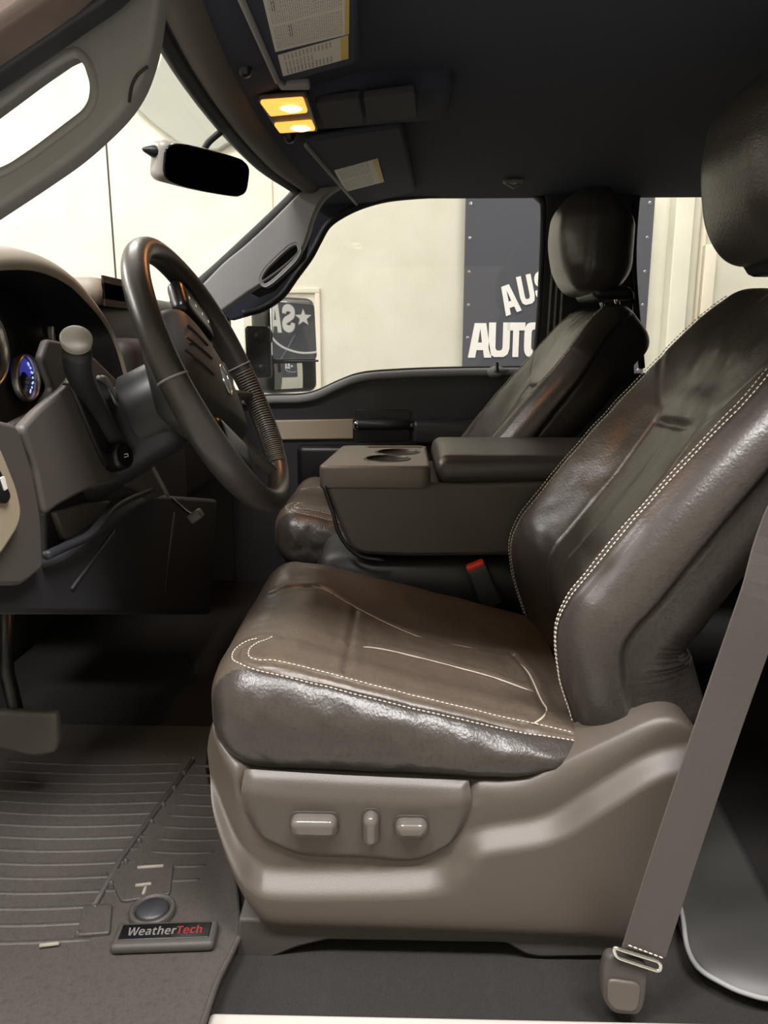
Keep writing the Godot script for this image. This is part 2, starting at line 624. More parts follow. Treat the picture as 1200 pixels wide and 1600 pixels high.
func star_shape(st: SurfaceTool, r: float, xf: Transform3D) -> void:
	var pts := PackedVector2Array()
	for i in 10:
		var a := PI / 2 + TAU * i / 10
		var rr := r if i % 2 == 0 else r * 0.42
		pts.append(Vector2(cos(a), sin(a)) * rr)
	slab(st, pts, -0.004, 0.004, 0.001, xf)
func banners() -> void:
	# on the wall beyond the passenger window
	var z := WALL_Z + 0.05
	var tl := on_z(728, 296, z)
	var bl := on_z(722, 575, z)
	var tr := on_z(1024, 306, z)
	var x0 := (tl.x + bl.x) * 0.5
	var y1 := tl.y + 0.02
	var t := thing("banner", "charcoal vinyl banner with white AUS and AUTO lettering on the cream wall", "banner", Vector3(x0, 0.3, z))
	var st := new_st()
	slab(st, v2([[x0, 0.30], [tr.x, 0.30], [tr.x - 0.0, tr.y], [x0, y1]]), z - 0.006, z + 0.002, 0.002)
	obj("sheet", st, M.banner, t)
	st = new_st()
	for g in 7:
		for x in [x0 + 0.03, tr.x - 0.03]:
			var gy := 0.36 + (y1 - 0.1 - 0.36) * g / 6.0
			var s2 := new_st()
			lathe(s2, [[0.004, 0.005], [0.008, 0.006], [0.010, 0.002]], facing(Vector3(x, gy, z), Vector3(0, 0, 1)), 12)
			obj("grommet", s2, M.steel, t)
	var zl := z + 0.006
	var row := [["A", 750, 532, 37], ["U", 780, 531, 33], ["T", 806, 531, 28], ["O", 835, 531, 32]]
	for r in row:
		var c := on_z(r[1], r[2], zl)
		var w := on_z(r[1] + r[3], r[2], zl).x - c.x
		var h := on_z(r[1], 504, zl).y - on_z(r[1], 558, zl).y
		fit_letter(r[0], c, 0.0, w, h, t)
	for r in [["A", 796, 468, 26, -20.0], ["U", 822, 453, 23, -14.0], ["S", 847, 445, 23, -6.0]]:
		var c := on_z(r[1], r[2], zl)
		fit_letter(r[0], c, -r[4], on_z(r[1] + r[3], r[2], zl).x - c.x, 0.175, t)
# one heavy block letter of a given width and height, as on the print
func block_letter(s: String, w: float, h: float) -> ArrayMesh:
	var outer := PackedVector2Array()
	var holes := []
	match s:
		"A":
			outer = v2([[-0.5, -0.5], [-0.24, 0.5], [0.24, 0.5], [0.5, -0.5], [0.19, -0.5], [0.14, -0.28], [-0.14, -0.28], [-0.19, -0.5]])
			holes = [v2([[-0.085, -0.06], [0.085, -0.06], [0.0, 0.34]])]
		"T":
			outer = v2([[-0.5, 0.5], [0.5, 0.5], [0.5, 0.27], [0.17, 0.27], [0.17, -0.5], [-0.17, -0.5], [-0.17, 0.27], [-0.5, 0.27]])
		"U":
			outer = v2([[-0.5, 0.5], [-0.5, -0.24], [-0.42, -0.42], [-0.22, -0.5], [0.22, -0.5], [0.42, -0.42], [0.5, -0.24], [0.5, 0.5], [0.17, 0.5], [0.17, -0.24], [0.10, -0.31], [-0.10, -0.31], [-0.17, -0.24], [-0.17, 0.5]])
		"O":
			outer = fillet(v2([[-0.5, -0.5], [0.5, -0.5], [0.5, 0.5], [-0.5, 0.5]]), 0.32, 5)
			holes = [fillet(v2([[-0.15, -0.30], [0.15, -0.30], [0.15, 0.30], [-0.15, 0.30]]), 0.12, 4)]
		"S":
			var path := curve2(v2([[0.34, 0.17], [0.30, 0.31], [0.0, 0.37], [-0.31, 0.28], [-0.33, 0.12], [-0.05, 0.01], [0.30, -0.10], [0.33, -0.27], [0.02, -0.37], [-0.29, -0.31], [-0.34, -0.16]]), 40)
			var left := PackedVector2Array()
			var right := PackedVector2Array()
			for i in path.size():
				var t := (path[mini(i + 1, path.size() - 1)] - path[maxi(i - 1, 0)]).normalized()
				var nn := Vector2(-t.y, t.x) * Vector2(0.155, 0.125)
				left.append(path[i] + nn)
				right.append(path[i] - nn)
			right.reverse()
			outer = left
			outer.append_array(right)
	var k := Vector2(w, h)
	var o2 := PackedVector2Array()
	for p in outer: o2.append(p * k)
	var h2 := []
	for hole in holes:
		var q := PackedVector2Array()
		for p in hole: q.append(p * k)
		h2.append(q)
	var st := new_st()
	slab(st, o2, -0.003, 0.003, 0.0006, Transform3D(), h2)
	st.generate_normals()
	st.index()
	return st.commit()
func fit_letter(s: String, c: Vector3, deg: float, w: float, h: float, t: Node3D, face := Basis()) -> void:
	var m := block_letter(s, w, h)
	var o := MeshInstance3D.new()
	o.mesh = m
	m.surface_set_material(0, M.white_print)
	o.name = "letter"
	t.add_child(o, true)
	o.transform = Transform3D(face * Basis(Vector3(0, 0, 1), deg_to_rad(deg)), c - t.position)

# ------------------------------------------------------------------ the cab shell
const SIDE := 0.85
func header(z: float) -> Vector3:
	var k := absf(z) / 0.72
	return Vector3(-0.335 + 0.048 * pow(k, 2.0), 1.118 + 0.012 * smooth(0.4, 1.0, k) - 0.02 * smooth(0.95, 1.15, k), z)
func roof_y(x: float, z: float) -> float:
	var k := absf(z) / 0.8
	var y := 1.178 - 0.034 * pow(k, 3.0)
	var hx := header(z)
	var f := smooth(hx.x, hx.x + 0.32, x)
	return lerpf(hx.y, y, f)
func cab_shell() -> void:
	# floor pan and carpet
	structure(box_part("cab_floor", Vector3(-0.95, -0.10, -0.86), Vector3(1.7, -0.042, 0.85), M.carpet), "dark grey carpeted cab floor under the seats", "carpet")
	structure(box_part("wall_firewall", Vector3(-1.0, -0.1, -0.86), Vector3(-0.95, 0.62, 0.86), M.carpet), "dark carpeted firewall at the end of the footwell", "wall")
	structure(box_part("wall_cab_back", Vector3(1.7, -0.1, -0.9), Vector3(1.76, 1.2, 0.9), M.headliner), "dark back wall of the cab behind the seats", "wall")
	# headliner
	var lo := []
	var hi := []
	for i in 61:
		var z := -0.86 + 1.72 * i / 60.0
		var a := PackedVector3Array()
		var b := PackedVector3Array()
		for j in 50:
			var f := float(j) / 49
			var x := lerpf(header(z).x, 1.74, pow(f, 1.7))
			a.append(Vector3(x, roof_y(x, z), z))
			b.append(Vector3(x, roof_y(x, z) + 0.05, z))
		lo.append(a)
		hi.append(b)
	var st := new_st()
	grid(st, lo)
	for r in hi: r.reverse()
	grid(st, hi)
	for i in 60:
		quad(st, lo[i][0], lo[i + 1][0], hi[i + 1][49], hi[i][49])
	structure(obj("ceiling_headliner", st, M.headliner), "dark charcoal fabric headliner over the whole cab", "headliner")
	# roof skin over it and its drip edge
	st = new_st()
	soft_box(st, Vector3(2.06, 0.07, 1.80), 0.03, 0.12, func(p: Vector3, _d: Vector3) -> Vector3:
		return Vector3(p.x + 0.71, p.y + 1.285 - 0.05 * pow(absf(p.z) / 0.9, 4.0) - 0.06 * smooth(-0.8, -1.03, p.x), p.z))
	structure(obj("trim_1", st, M.body_white), "white painted roof skin of the truck", "roof")
	# black band along the windshield header
	st = new_st()
	var hp := PackedVector3Array()
	for i in 41:
		var z := -0.80 + 1.60 * i / 40.0
		hp.append(header(z) + Vector3(-0.006, 0.004, 0))
	tube(st, hp, 0.015, 8)
	structure(obj("trim_2", st, M.rubber), "black seal along the top of the windshield", "seal")
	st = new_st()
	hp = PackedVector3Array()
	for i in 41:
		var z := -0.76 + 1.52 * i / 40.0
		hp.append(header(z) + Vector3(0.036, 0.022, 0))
	tube(st, hp, 0.034, 14)  # roll added here and coloured lighter for light through the windshield
	structure(obj("trim_17", st, M.lit_header_roll), "added front roll of the headliner, coloured lighter in place of windshield light", "trim")
	# windshield
	st = new_st()
	var rows := []
	for i in 25:
		var z := -0.80 + 1.60 * i / 24.0
		var row := PackedVector3Array()
		for j in 13:
			var f := float(j) / 12
			var top := header(z) + Vector3(-0.012, 0.006, 0)
			var bot := Vector3(-1.02 + 0.16 * pow(absf(z) / 0.8, 2.0), 0.74, z * 1.02)
			var p := top.lerp(bot, f)
			p += Vector3(-0.03, 0.035, 0) * sin(f * PI)
			row.append(p)
		rows.append(row)
	shell(st, rows, Vector3(-0.003, 0.004, 0))
	structure(obj("window_1", st, M.glass), "clear curved windshield glass ahead of the steering wheel", "windshield")
	# far side of the cab: door below the glass, B pillar, roof rail
	passenger_door()
	# driver side: closed rear door and B pillar out of frame, sill under the open door
	var st2 := new_st()
	slab(st2, fillet(v2([[0.50, -0.04], [1.75, -0.04], [1.75, 1.14], [0.62, 1.14], [0.56, 0.7]]), 0.03), 0.80, 0.88, 0.01)
	structure(obj("trim_3", st2, M.dark), "dark driver side B pillar and rear door trim", "pillar")
	st2 = new_st()
	slab(st2, v2([[-0.20, 1.10], [1.75, 1.12], [1.75, 1.22], [-0.10, 1.22], [-0.26, 1.14]]), 0.79, 0.88, 0.012)
	structure(obj("trim_4", st2, M.dark), "dark roof rail above the open driver's doorway", "trim")
	# sill plate and rocker
	var sx0 := on_y(328, 1580, -0.030)
	st2 = new_st()
	rr_box(st2, Vector3(2.2, 0.03, 0.16), 0.006, Transform3D(Basis(), Vector3(sx0.x + 1.1, -0.045, sx0.z + 0.08)))
	structure(obj("trim_5", st2, M.sill), "pale grey door sill plate under the driver's seat", "sill")
	st2 = new_st()
	rr_box(st2, Vector3(3.2, 0.30, 0.14), 0.03, Transform3D(Basis(), Vector3(0.2, -0.22, 0.93)))
	structure(obj("trim_6", st2, M.body_white), "white rocker panel below the driver's door opening", "rocker panel")

# closed sheet with thickness
func shell(st: SurfaceTool, rows: Array, off: Vector3) -> void:
	grid(st, rows)
	var back := []
	for r in rows:
		var b := PackedVector3Array()
		for p in r: b.append(p + off)
		b.reverse()
		back.append(b)
	grid(st, back)
	var n := rows.size()
	var m: int = rows[0].size()
	for i in n - 1:
		quad(st, rows[i][0], rows[i + 1][0], rows[i + 1][0] + off, rows[i][0] + off)
		quad(st, rows[i + 1][m - 1], rows[i][m - 1], rows[i][m - 1] + off, rows[i + 1][m - 1] + off)
	for j in m - 1:
		quad(st, rows[0][j + 1], rows[0][j], rows[0][j] + off, rows[0][j + 1] + off)
		quad(st, rows[n - 1][j], rows[n - 1][j + 1], rows[n - 1][j + 1] + off, rows[n - 1][j] + off)

var sill_line: PackedVector2Array
func passenger_door() -> void:
	var z := -SIDE
	# window bottom edge, from front to rear
	sill_line = curve2(xy([[380, 622], [430, 619], [470, 618], [497, 612], [530, 597], [565, 585], [620, 580], [700, 577], [835, 575]], z), 40)
	var frame_side := xy([[835, 575], [843, 500], [848, 400], [850, 330], [846, 312], [834, 303], [800, 301], [740, 301], [690, 303], [640, 306], [600, 311], [565, 321], [535, 335], [512, 352], [498, 376], [484, 402], [462, 432], [440, 462], [410, 482], [380, 490]], z)
	var d := structure(thing("door_1", "dark passenger front door with a curved window sill", "door", Vector3(0, 0, z)))
	# lower panel
	var poly := PackedVector2Array()
	for p in sill_line: poly.append(p)
	poly.append(Vector2(sill_line[40].x + 0.02, -0.12))
	poly.append(Vector2(sill_line[0].x - 0.05, -0.12))
	poly.append(Vector2(sill_line[0].x - 0.05, sill_line[0].y))
	var st := new_st()
	slab(st, poly, z - 0.05, z, 0.004)
	obj("door_panel", st, M.dark, d)
	# rounded grey ledge under the glass
	var path := PackedVector3Array()
	for p in sill_line: path.append(Vector3(p.x, p.y - 0.010, z + 0.012))
	st = new_st()
	tube(st, path, 0.013, 10)
	obj("sill_ledge", st, M.pillar, d)
	path = PackedVector3Array()
	for p in sill_line: path.append(Vector3(p.x, p.y + 0.003, z - 0.004))
	st = new_st()
	tube(st, path, 0.005, 8)
	obj("glass_seal", st, M.rubber, d)
	# window frame
	path = PackedVector3Array()
	for p in curve2(frame_side, 90): path.append(Vector3(p.x, p.y, z))
	st = new_st()
	tube(st, path, 0.011, 10)
	obj("window_seal", st, M.rubber, d)
	# lock button with its recess
	var lk := on_z(776, 579, z + 0.03)
	st = new_st()
	lathe(st, [[0.0, 0.0], [0.026, 0.0], [0.028, -0.004], [0.028, -0.02]], facing(lk, Vector3(0, 0.5, 1)), 20, 0.6)
	var esc := obj("lock_escutcheon", st, M.pillar, d)
	st = new_st()
	lathe(st, [[0.0, 0.022], [0.005, 0.02], [0.006, 0.0], [0.010, -0.006]], facing(lk + Vector3(0, 0.004, 0.004), Vector3(0, 1, 0)), 14)
	obj("lock_button", st, M.black, esc)
	# beige insert, pull handle, armrest
	var zi := z + 0.012
	st = new_st()
	slab(st, fillet(xy([[420, 657], [552, 655], [552, 686], [420, 688]], zi), 0.004), z - 0.01, zi, 0.004)
	obj("beige_insert", st, M.beige, d, "beige trim strip")
	st = new_st()
	slab(st, fillet(xy([[555, 640], [642, 641], [642, 690], [555, 692]], zi), 0.01), z - 0.01, z + 0.003, 0.002)
	var cup := obj("pull_cup", st, M.black, d)
	var h0 := on_z(560, 664, z + 0.04)
	var h1 := on_z(640, 663, z + 0.04)
	st = new_st()
	tube(st, v3([h0, (h0 + h1) * 0.5 + Vector3(0, 0, 0.006), h1]), 0.016, 12)
	obj("pull_handle", st, M.dark, d)
	for h in [h0, h1]:
		st = new_st()
		lathe(st, [[0.0, 0.012], [0.012, 0.008], [0.017, 0.0], [0.017, -0.012], [0.010, -0.03]], facing(h, Vector3(0, 0.2, 1)), 16)
		obj("handle_cap", st, M.chrome, d)
	var a0 := on_z(645, 656, z + 0.03)
	var a1 := on_z(860, 653, z + 0.03)
	st = new_st()
	rr_box(st, Vector3(a1.x - a0.x, 0.075, 0.07), 0.016, Transform3D(Basis(), Vector3((a0.x + a1.x) * 0.5, a0.y - 0.038, z + 0.02)))
	obj("armrest", st, M.dark, d)
	st = new_st()
	rr_box(st, Vector3(0.30, 0.14, 0.05), 0.02, Transform3D(Basis(), Vector3(-0.18, 0.34, z + 0.015)))
	obj("map_pocket", st, M.black, d)
	# glass of the front door
	var pane := PackedVector2Array()
	for p in sill_line: pane.append(p)
	var up := curve2(frame_side, 60)
	for i in range(1, up.size()): pane.append(up[i])
	st = new_st()
	slab(st, pane, z - 0.012, z - 0.008, 0.0005)
	structure(obj("window_2", st, M.tint), "lightly tinted passenger front door glass", "window glass")
	# B pillar with belt guide strip
	var bp := xy([[835, 575], [843, 500], [848, 400], [851, 330], [850, 300], [850, 262], [1005, 262], [1000, 300], [990, 320], [986, 400], [1002, 1100], [835, 1100]], z)
	st = new_st()
	slab(st, bp, z - 0.06, z + 0.01, 0.006)
	var b := structure(obj("trim_7", st, M.dark), "dark passenger side B pillar trim behind the headrest", "pillar")
	st = new_st()
	for k in 3:
		var c0 := on_z(860 + k * 9, 480, z + 0.012)
		tube(st, v3([c0, c0 + Vector3(0, 0.12, 0), c0 + Vector3(-0.005, -0.16, 0)]), 0.004, 6)
	obj("belt_guide", st, M.pillar, b)
	# strip above the windows and rear quarter
	st = new_st()
	var rail := PackedVector2Array()
	for p in curve2(xy([[846, 312], [834, 303], [800, 301], [740, 301], [690, 303], [640, 306], [600, 311], [565, 321], [535, 335], [512, 352], [498, 376], [484, 402], [462, 432], [440, 462], [410, 484], [360, 500]], z), 40): rail.append(p)
	for p in xy([[330, 480], [400, 408], [470, 334], [500, 300]], z): rail.append(p)
	rail.append(Vector2(-0.24, 1.17)); rail.append(Vector2(-0.2, 1.21)); rail.append(Vector2(1.75, 1.21)); rail.append(Vector2(1.75, 1.15)); rail.append(Vector2(0.6, 1.165))
	slab(st, rail, z - 0.06, z - 0.002, 0.003)
	structure(obj("trim_8", st, M.headliner), "dark roof rail above the passenger windows", "trim")
	# rear door
	var rd := structure(thing("door_2", "dark passenger rear door seen past the driver's shoulder", "door", Vector3(1.2, 0, z)))
	st = new_st()
	slab(st, v2([[0.70, -0.12], [1.75, -0.12], [1.75, 0.63], [0.70, 0.63]]), z - 0.05, z, 0.006)
	obj("door_panel", st, M.dark, rd)
	st = new_st()
	slab(st, v2([[1.52, 0.6], [1.75, 0.6], [1.75, 1.2], [1.50, 1.2]]), z - 0.05, z, 0.006)
	obj("rear_frame", st, M.dark, rd)
	var seal := xy([[1003, 575], [990, 420], [994, 320], [1000, 302], [1012, 293], [1030, 291], [1090, 289], [1200, 287]], z)
	path = PackedVector3Array()
	for p in curve2(seal, 40): path.append(Vector3(p.x, p.y, z))
	st = new_st()
	tube(st, path, 0.010, 8)
	obj("window_seal", st, M.rubber, rd)
	st = new_st()
	slab(st, v2([[0.66, 0.60], [1.54, 0.60], [1.54, 1.19], [0.66, 1.19]]), z - 0.012, z - 0.008, 0.0005)
	structure(obj("window_3", st, M.glass), "clear passenger rear door glass", "window glass")
	# front quarter of the shell ahead of the passenger door
	st = new_st()
	slab(st, v2([[-1.0, -0.1], [sill_line[0].x - 0.04, -0.1], [sill_line[0].x - 0.04, 0.80], [-0.62, 0.84], [-1.0, 0.74]]), z - 0.06, z - 0.004, 0.006)
	structure(obj("trim_9", st, M.dark), "dark cowl side panel ahead of the passenger door", "trim")

# A pillar trim with its moulded grab handle; side +1 driver, -1 passenger
func a_pillar(side: float, label: String) -> void:
	var zc := 0.70 * side
	var t := structure(thing("trim_10" if side < 0 else "trim_11", label, "pillar", Vector3(-0.4, 0.85, zc)))
	# outline of the trim seen from the side, slot left open
	var low := curve2(v2([[-0.80, 0.60], [-0.62, 0.735], [-0.52, 0.803], [-0.437, 0.858], [-0.38, 0.893], [-0.327, 0.930], [-0.284, 0.970], [-0.262, 1.015], [-0.247, 1.06], [-0.215, 1.11], [-0.15, 1.15]]), 40)
	if side > 0: low = curve2(xy([[-330, 545], [-150, 424], [0, 325], [60, 285], [110, 250], [150, 216], [188, 178], [214, 140], [230, 100], [240, 60], [247, 15], [256, -40], [290, -110]], 0.723), 40)
	var high := curve2(v2([[-0.84, 0.66], [-0.70, 0.76], [-0.56, 0.885], [-0.50, 0.94], [-0.44, 0.985], [-0.38, 1.035], [-0.33, 1.08], [-0.295, 1.112], [-0.25, 1.15], [-0.20, 1.17], [-0.13, 1.185]]), 40)
	var slot: PackedVector2Array
	if side > 0: slot = xy([[-70, 212], [0, 160], [56, 118], [100, 88], [122, 80], [138, 96], [149, 132], [146, 160], [135, 178], [60, 235], [20, 262], [0, 271], [-40, 276], [-80, 262]], 0.722)
	else: slot = xy([[406, 436], [414, 421], [436, 399], [453, 384], [464, 380], [468, 390], [461, 405], [442, 424], [424, 440], [412, 447]], -0.676)
	slot = fillet(slot, 0.012, 4)
	var outer := PackedVector2Array()
	for p in low: outer.append(p)
	for i in high.size(): outer.append(high[high.size() - 1 - i])
	var st := new_st()
	slab(st, outer, zc - (0.008 if side > 0 else 0.025), zc + 0.025, 0.006, Transform3D(), [slot])
	obj("pillar_trim", st, M.pillar, t)
	# raised rim round the slot on the cabin side
	var rim := PackedVector3Array()
	for p in inset(slot if not Geometry2D.is_polygon_clockwise(slot) else slot, 0.0):
		rim.append(Vector3(p.x, p.y, zc + (0.022 if side > 0 else 0.020)))
	st = new_st()
	tube(st, rim, 0.005 if side > 0 else 0.004, 8, true)
	obj("slot_rim", st, M.pillar, t)
	if side < 0:
		st = new_st()
		slab(st, xy([[385, 455], [402, 410], [455, 365], [485, 370], [478, 405], [430, 455], [405, 465]], -0.745), -0.75, -0.745, 0.001)
		obj("dark_slot_plate", st, M.rubber, t)  # black plate added behind the slot to stand in for its shade
	if side > 0:
		st = new_st()
		tube(st, curve3(v3([on_z(231, 104, 0.726), on_z(216, 116, 0.726), on_z(206, 134, 0.726), on_z(202, 160, 0.726)]), 16), 0.0016, 6)
		obj("cap_joint", st, M.seam, t)
func ccw(p: PackedVector2Array, want: bool) -> PackedVector2Array:
	var area := 0.0
	for i in p.size(): area += p[i].cross(p[(i + 1) % p.size()])
	var q := p.duplicate()
	if (area > 0) != want: q.reverse()
	return q

func pillars() -> void:
	a_pillar(-1.0, "grey passenger A pillar trim with a slotted grab handle")
	a_pillar(1.0, "grey driver's A pillar trim with a large open grab handle")
	# flange, seal and painted frame of the open doorway, outside the driver's trim
	var st := new_st()
	slab(st, fillet(xy([[-200, 250], [0, 112], [170, -4], [300, -130], [330, -190], [180, -110], [60, -20], [-200, 150]], 0.768), 0.01, 3), 0.735, 0.768, 0.006)
	structure(obj("trim_12", st, M.dark), "dark flange of the driver's doorway along the A pillar", "door frame")
	st = new_st()
	tube(st, curve3(v3([on_z(-200, 190, 0.78), on_z(0, 52, 0.78), on_z(88, -8, 0.78), on_z(190, -90, 0.78), Vector3(-0.1, 1.16, 0.78), Vector3(0.4, 1.17, 0.78), Vector3(1.6, 1.17, 0.78)]), 40), 0.012, 10)
	structure(obj("trim_16", st, M.rubber), "black rubber door seal along the driver's A pillar", "seal")
	st = new_st()
	slab(st, fillet(xy([[-200, 178], [0, 44], [84, -14], [200, -120], [-200, -120]], 0.83), 0.01, 3), 0.775, 0.83, 0.01)
	structure(obj("trim_13", st, M.paint_brown), "brownish painted outer frame of the driver's doorway", "door frame")
	# windshield side band of the passenger pillar (black glass border)
	for s in [-1.0, 1.0]:
		st = new_st()
		var e := PackedVector3Array()
		for p in curve2(v2([[-0.88, 0.67], [-0.70, 0.80], [-0.56, 0.905], [-0.44, 1.005], [-0.33, 1.10], [-0.295, 1.135]]), 24):
			e.append(Vector3(p.x - 0.004, p.y, s * 0.75))
		tube(st, e, 0.018, 8)
		structure(obj("trim_14" if s < 0 else "trim_15", st, M.rubber), "black windshield border along the passenger A pillar" if s < 0 else "black windshield border along the driver's A pillar", "seal")

# ------------------------------------------------------------------ seats
var back_line: PackedVector2Array
var back_len := 0.0
const SEAT_Z := 0.435
var cushion_seams := []
func cushion_top(x: float, z: float) -> float:
	var k := (z - SEAT_Z) / 0.265
	var y := 0.286 - 0.255 * x
	y += 0.010 * exp(-pow((absf(k) - 0.70) / 0.2, 2.0)) - 0.014 * (1.0 - smooth(0.25, 0.75, absf(k))) * smooth(-0.16, 0.0, x)
	y -= 0.012 * smooth(-0.12, -0.24, x)
	y += wob.get_noise_3d(x * 320.0, 7.0, z * 320.0) * 0.0013
	return y
func cushion_pt(p: Vector3, d: Vector3) -> Vector3:
	var x := 0.008 + p.x
	var z := SEAT_Z + p.z
	var t := (p.y + 0.06) / 0.12
	var k := p.z / 0.265
	if d.x < 0: x += d.x * 0.012 * (1.0 - k * k)
	var low := 0.184 + 0.02 * smooth(-0.17, -0.25, x) + 0.025 * smooth(0.13, 0.24, x)
	var y := lerpf(low, cushion_top(x, z), t)
	var groove := 0.0
	if d.y > 0.3:
		var q := Vector2(x, z)
		for line in cushion_seams:
			var dd := poly_dist(q, line)
			if dd < 0.02: groove += exp(-pow(dd / 0.0035, 2.0)) * 0.0035 - exp(-pow((dd - 0.011) / 0.007, 2.0)) * 0.0012
		y -= groove * d.y
	# puckered leather on the side faces
	var side := absf(d.z)
	if side > 0.2:
		var w := wob.get_noise_3d(x * 640.0 + y * 520.0, y * 260.0, 3.0) * 0.0024 + wob.get_noise_3d(x * 260.0, y * 300.0, 11.0) * 0.0062
		z += signf(d.z) * w * (side - 0.2) * sin(clampf(t, 0, 1) * PI)
		z += signf(d.z) * 0.003 * sin(clampf(t, 0, 1) * PI) * side
	z -= signf(d.z) * 0.016 * smooth(0.13, 0.25, x) * side
	return Vector3(x, y, z)
func back_at(s: float) -> Array:
	var f := clampf(s, 0.0, 1.0) * (back_line.size() - 1)
	var k := mini(int(f), back_line.size() - 2)
	var p := back_line[k].lerp(back_line[k + 1], f - k)
	var i0 := maxi(k - 34, 0)
	var i1 := mini(k + 35, back_line.size() - 1)
	var t := (back_line[i1] - back_line[i0]).normalized()
	return [p, Vector2(-t.y, t.x)]
func back_pt(p: Vector3, d: Vector3) -> Vector3:
	# p.x lateral, p.y along the back, p.z thickness (front +)
	var s := p.y / back_len + 0.5
	var h := p.z - 0.075
	var k := p.x / 0.26
	var width := 0.90 + 0.10 * smooth(0.0, 0.35, s) - 0.34 * pow(smooth(0.66, 1.02, s), 1.4)
	var e := back_at(s)
	var front := maxf(d.z, 0.0)
	var ak := absf(k)
	var deep := 0.046 * (1.0 - smooth(0.28, 0.86, ak)) * smooth(-0.05, 0.15, s) * (1.0 - 0.75 * smooth(0.50, 0.86, s))
	deep += 0.0038 * exp(-pow((ak - 0.33) / 0.014, 2.0)) * (1.0 - smooth(0.66, 0.69, s))
	deep += 0.0028 * exp(-pow((ak - 0.82) / 0.012, 2.0)) * (1.0 - smooth(0.72, 0.78, s))
	deep += 0.0018 * exp(-pow(k / 0.014, 2.0)) * smooth(0.25, 0.3, s) * (1.0 - smooth(0.58, 0.62, s))
	# the pulled crease across the top of the insert
	var cs := 0.655 + 0.012 * k
	deep += 0.008 * exp(-pow((s - cs) / 0.007, 2.0)) * (1.0 - smooth(0.12, 0.34, absf(k + 0.06)))
	deep -= 0.005 * exp(-pow((s - cs - 0.04) / 0.035, 2.0)) * (1.0 - smooth(0.1, 0.6, ak))
	deep += 0.0016 * exp(-pow((s - (0.68 + 0.10 * smooth(0.33, 0.9, ak))) / 0.006, 2.0)) * smooth(0.3, 0.36, ak)
	if p.z < 0: h += p.z * 0.28 * smooth(0.6, 0.2, s)
	h -= deep * front
	var lat := p.x * width
	var side := absf(d.x)
	if side > 0.5:
		var hc := 0.012 - 0.012 * sin(s * 5.0)
		lat += signf(d.x) * (0.010 * smooth(hc - 0.004, hc + 0.006, p.z) - 0.004 * exp(-pow((p.z - hc) / 0.004, 2.0))) * side
	h += wob.get_noise_3d(p.x * 280.0, p.y * 280.0, 20.0) * 0.0014 * front
	return Vector3(e[0].x + e[1].x * h, e[0].y + e[1].y * h, 0.42 + lat)
func head_pt(p: Vector3, d: Vector3) -> Vector3:
	var t := p.y / 0.25
	var k := p.x / 0.28
	var x := -p.z * (1.0 - 0.10 * t) + 0.030 * t * 0.4 - 0.012 * (1.0 - 4.0 * k * k) * maxf(d.z, 0.0)
	x += 0.03 * smooth(0.1, -0.5, t) * maxf(d.z, 0.0)
	if d.z < 0: x -= 0.05 * smooth(0.1, 0.55, t) * -d.z
	var y := p.y - 0.02 * k * k * 4.0 * smooth(0.0, 0.5, t)
	# seam between the face and the side panels
	var g := 0.0025 * exp(-pow((p.z - 0.035) / 0.004, 2.0)) * smooth(0.5, 0.9, absf(d.x))
	return Vector3(0.522 + x, 0.955 + y, 0.42 + p.x * (1.0 - 0.06 * t) - signf(p.x) * g)
func seat_outline() -> void:
	var pts := v2([[0.252, 0.165], [0.228, 0.225], [0.203, 0.30], [0.193, 0.365], [0.206, 0.41], [0.231, 0.447], [0.277, 0.509], [0.322, 0.566], [0.370, 0.622], [0.417, 0.676], [0.455, 0.725], [0.490, 0.767], [0.527, 0.80], [0.565, 0.825]])
	var dense := curve2(pts, 400)
	# even steps along the curve
	var acc := [0.0]
	for i in range(1, dense.size()): acc.append(acc[i - 1] + dense[i].distance_to(dense[i - 1]))
	back_len = acc[acc.size() - 1]
	back_line = PackedVector2Array()
	var k := 0
	for i in 241:
		var want := back_len * i / 240.0
		while k < acc.size() - 2 and acc[k + 1] < want: k += 1
		back_line.append(dense[k].lerp(dense[k + 1], (want - acc[k]) / maxf(acc[k + 1] - acc[k], 1e-6)))
	# seams of the cushion in (x, z), read off the sloping top
	for l in [[[425, 914], [455, 912], [500, 918], [560, 944], [650, 980], [730, 998], [800, 1010]],
			[[800, 1010], [825, 1035], [846, 1080], [854, 1110], [848, 1130], [835, 1138]],
			[[548, 1000], [580, 999], [620, 1004], [700, 1024], [770, 1044], [832, 1066]],
			[[556, 946], [549, 985], [545, 1020], [540, 1062]]]:
		var line := PackedVector2Array()
		for p in l:
			var v := on_slope(p[0], p[1], 0.285, -0.255)
			line.append(Vector2(v.x, v.z))
		cushion_seams.append(line)
	cushion_seams.append(near_stitch(0.0))
	cushion_seams.append(near_stitch(0.011))
func near_stitch(off: float) -> PackedVector2Array:
	var line := PackedVector2Array()
	for p in curve2(v2([[-0.190, 0.585], [-0.203, 0.61], [-0.209, 0.635], [-0.200, 0.657], [-0.16, 0.668], [-0.02, 0.672], [0.10, 0.672], [0.215, 0.668]]), 40):
		line.append(Vector2(p.x + off * smooth(-0.12, -0.2, p.x), p.y - off * smooth(-0.22, -0.17, p.x)))
	return line
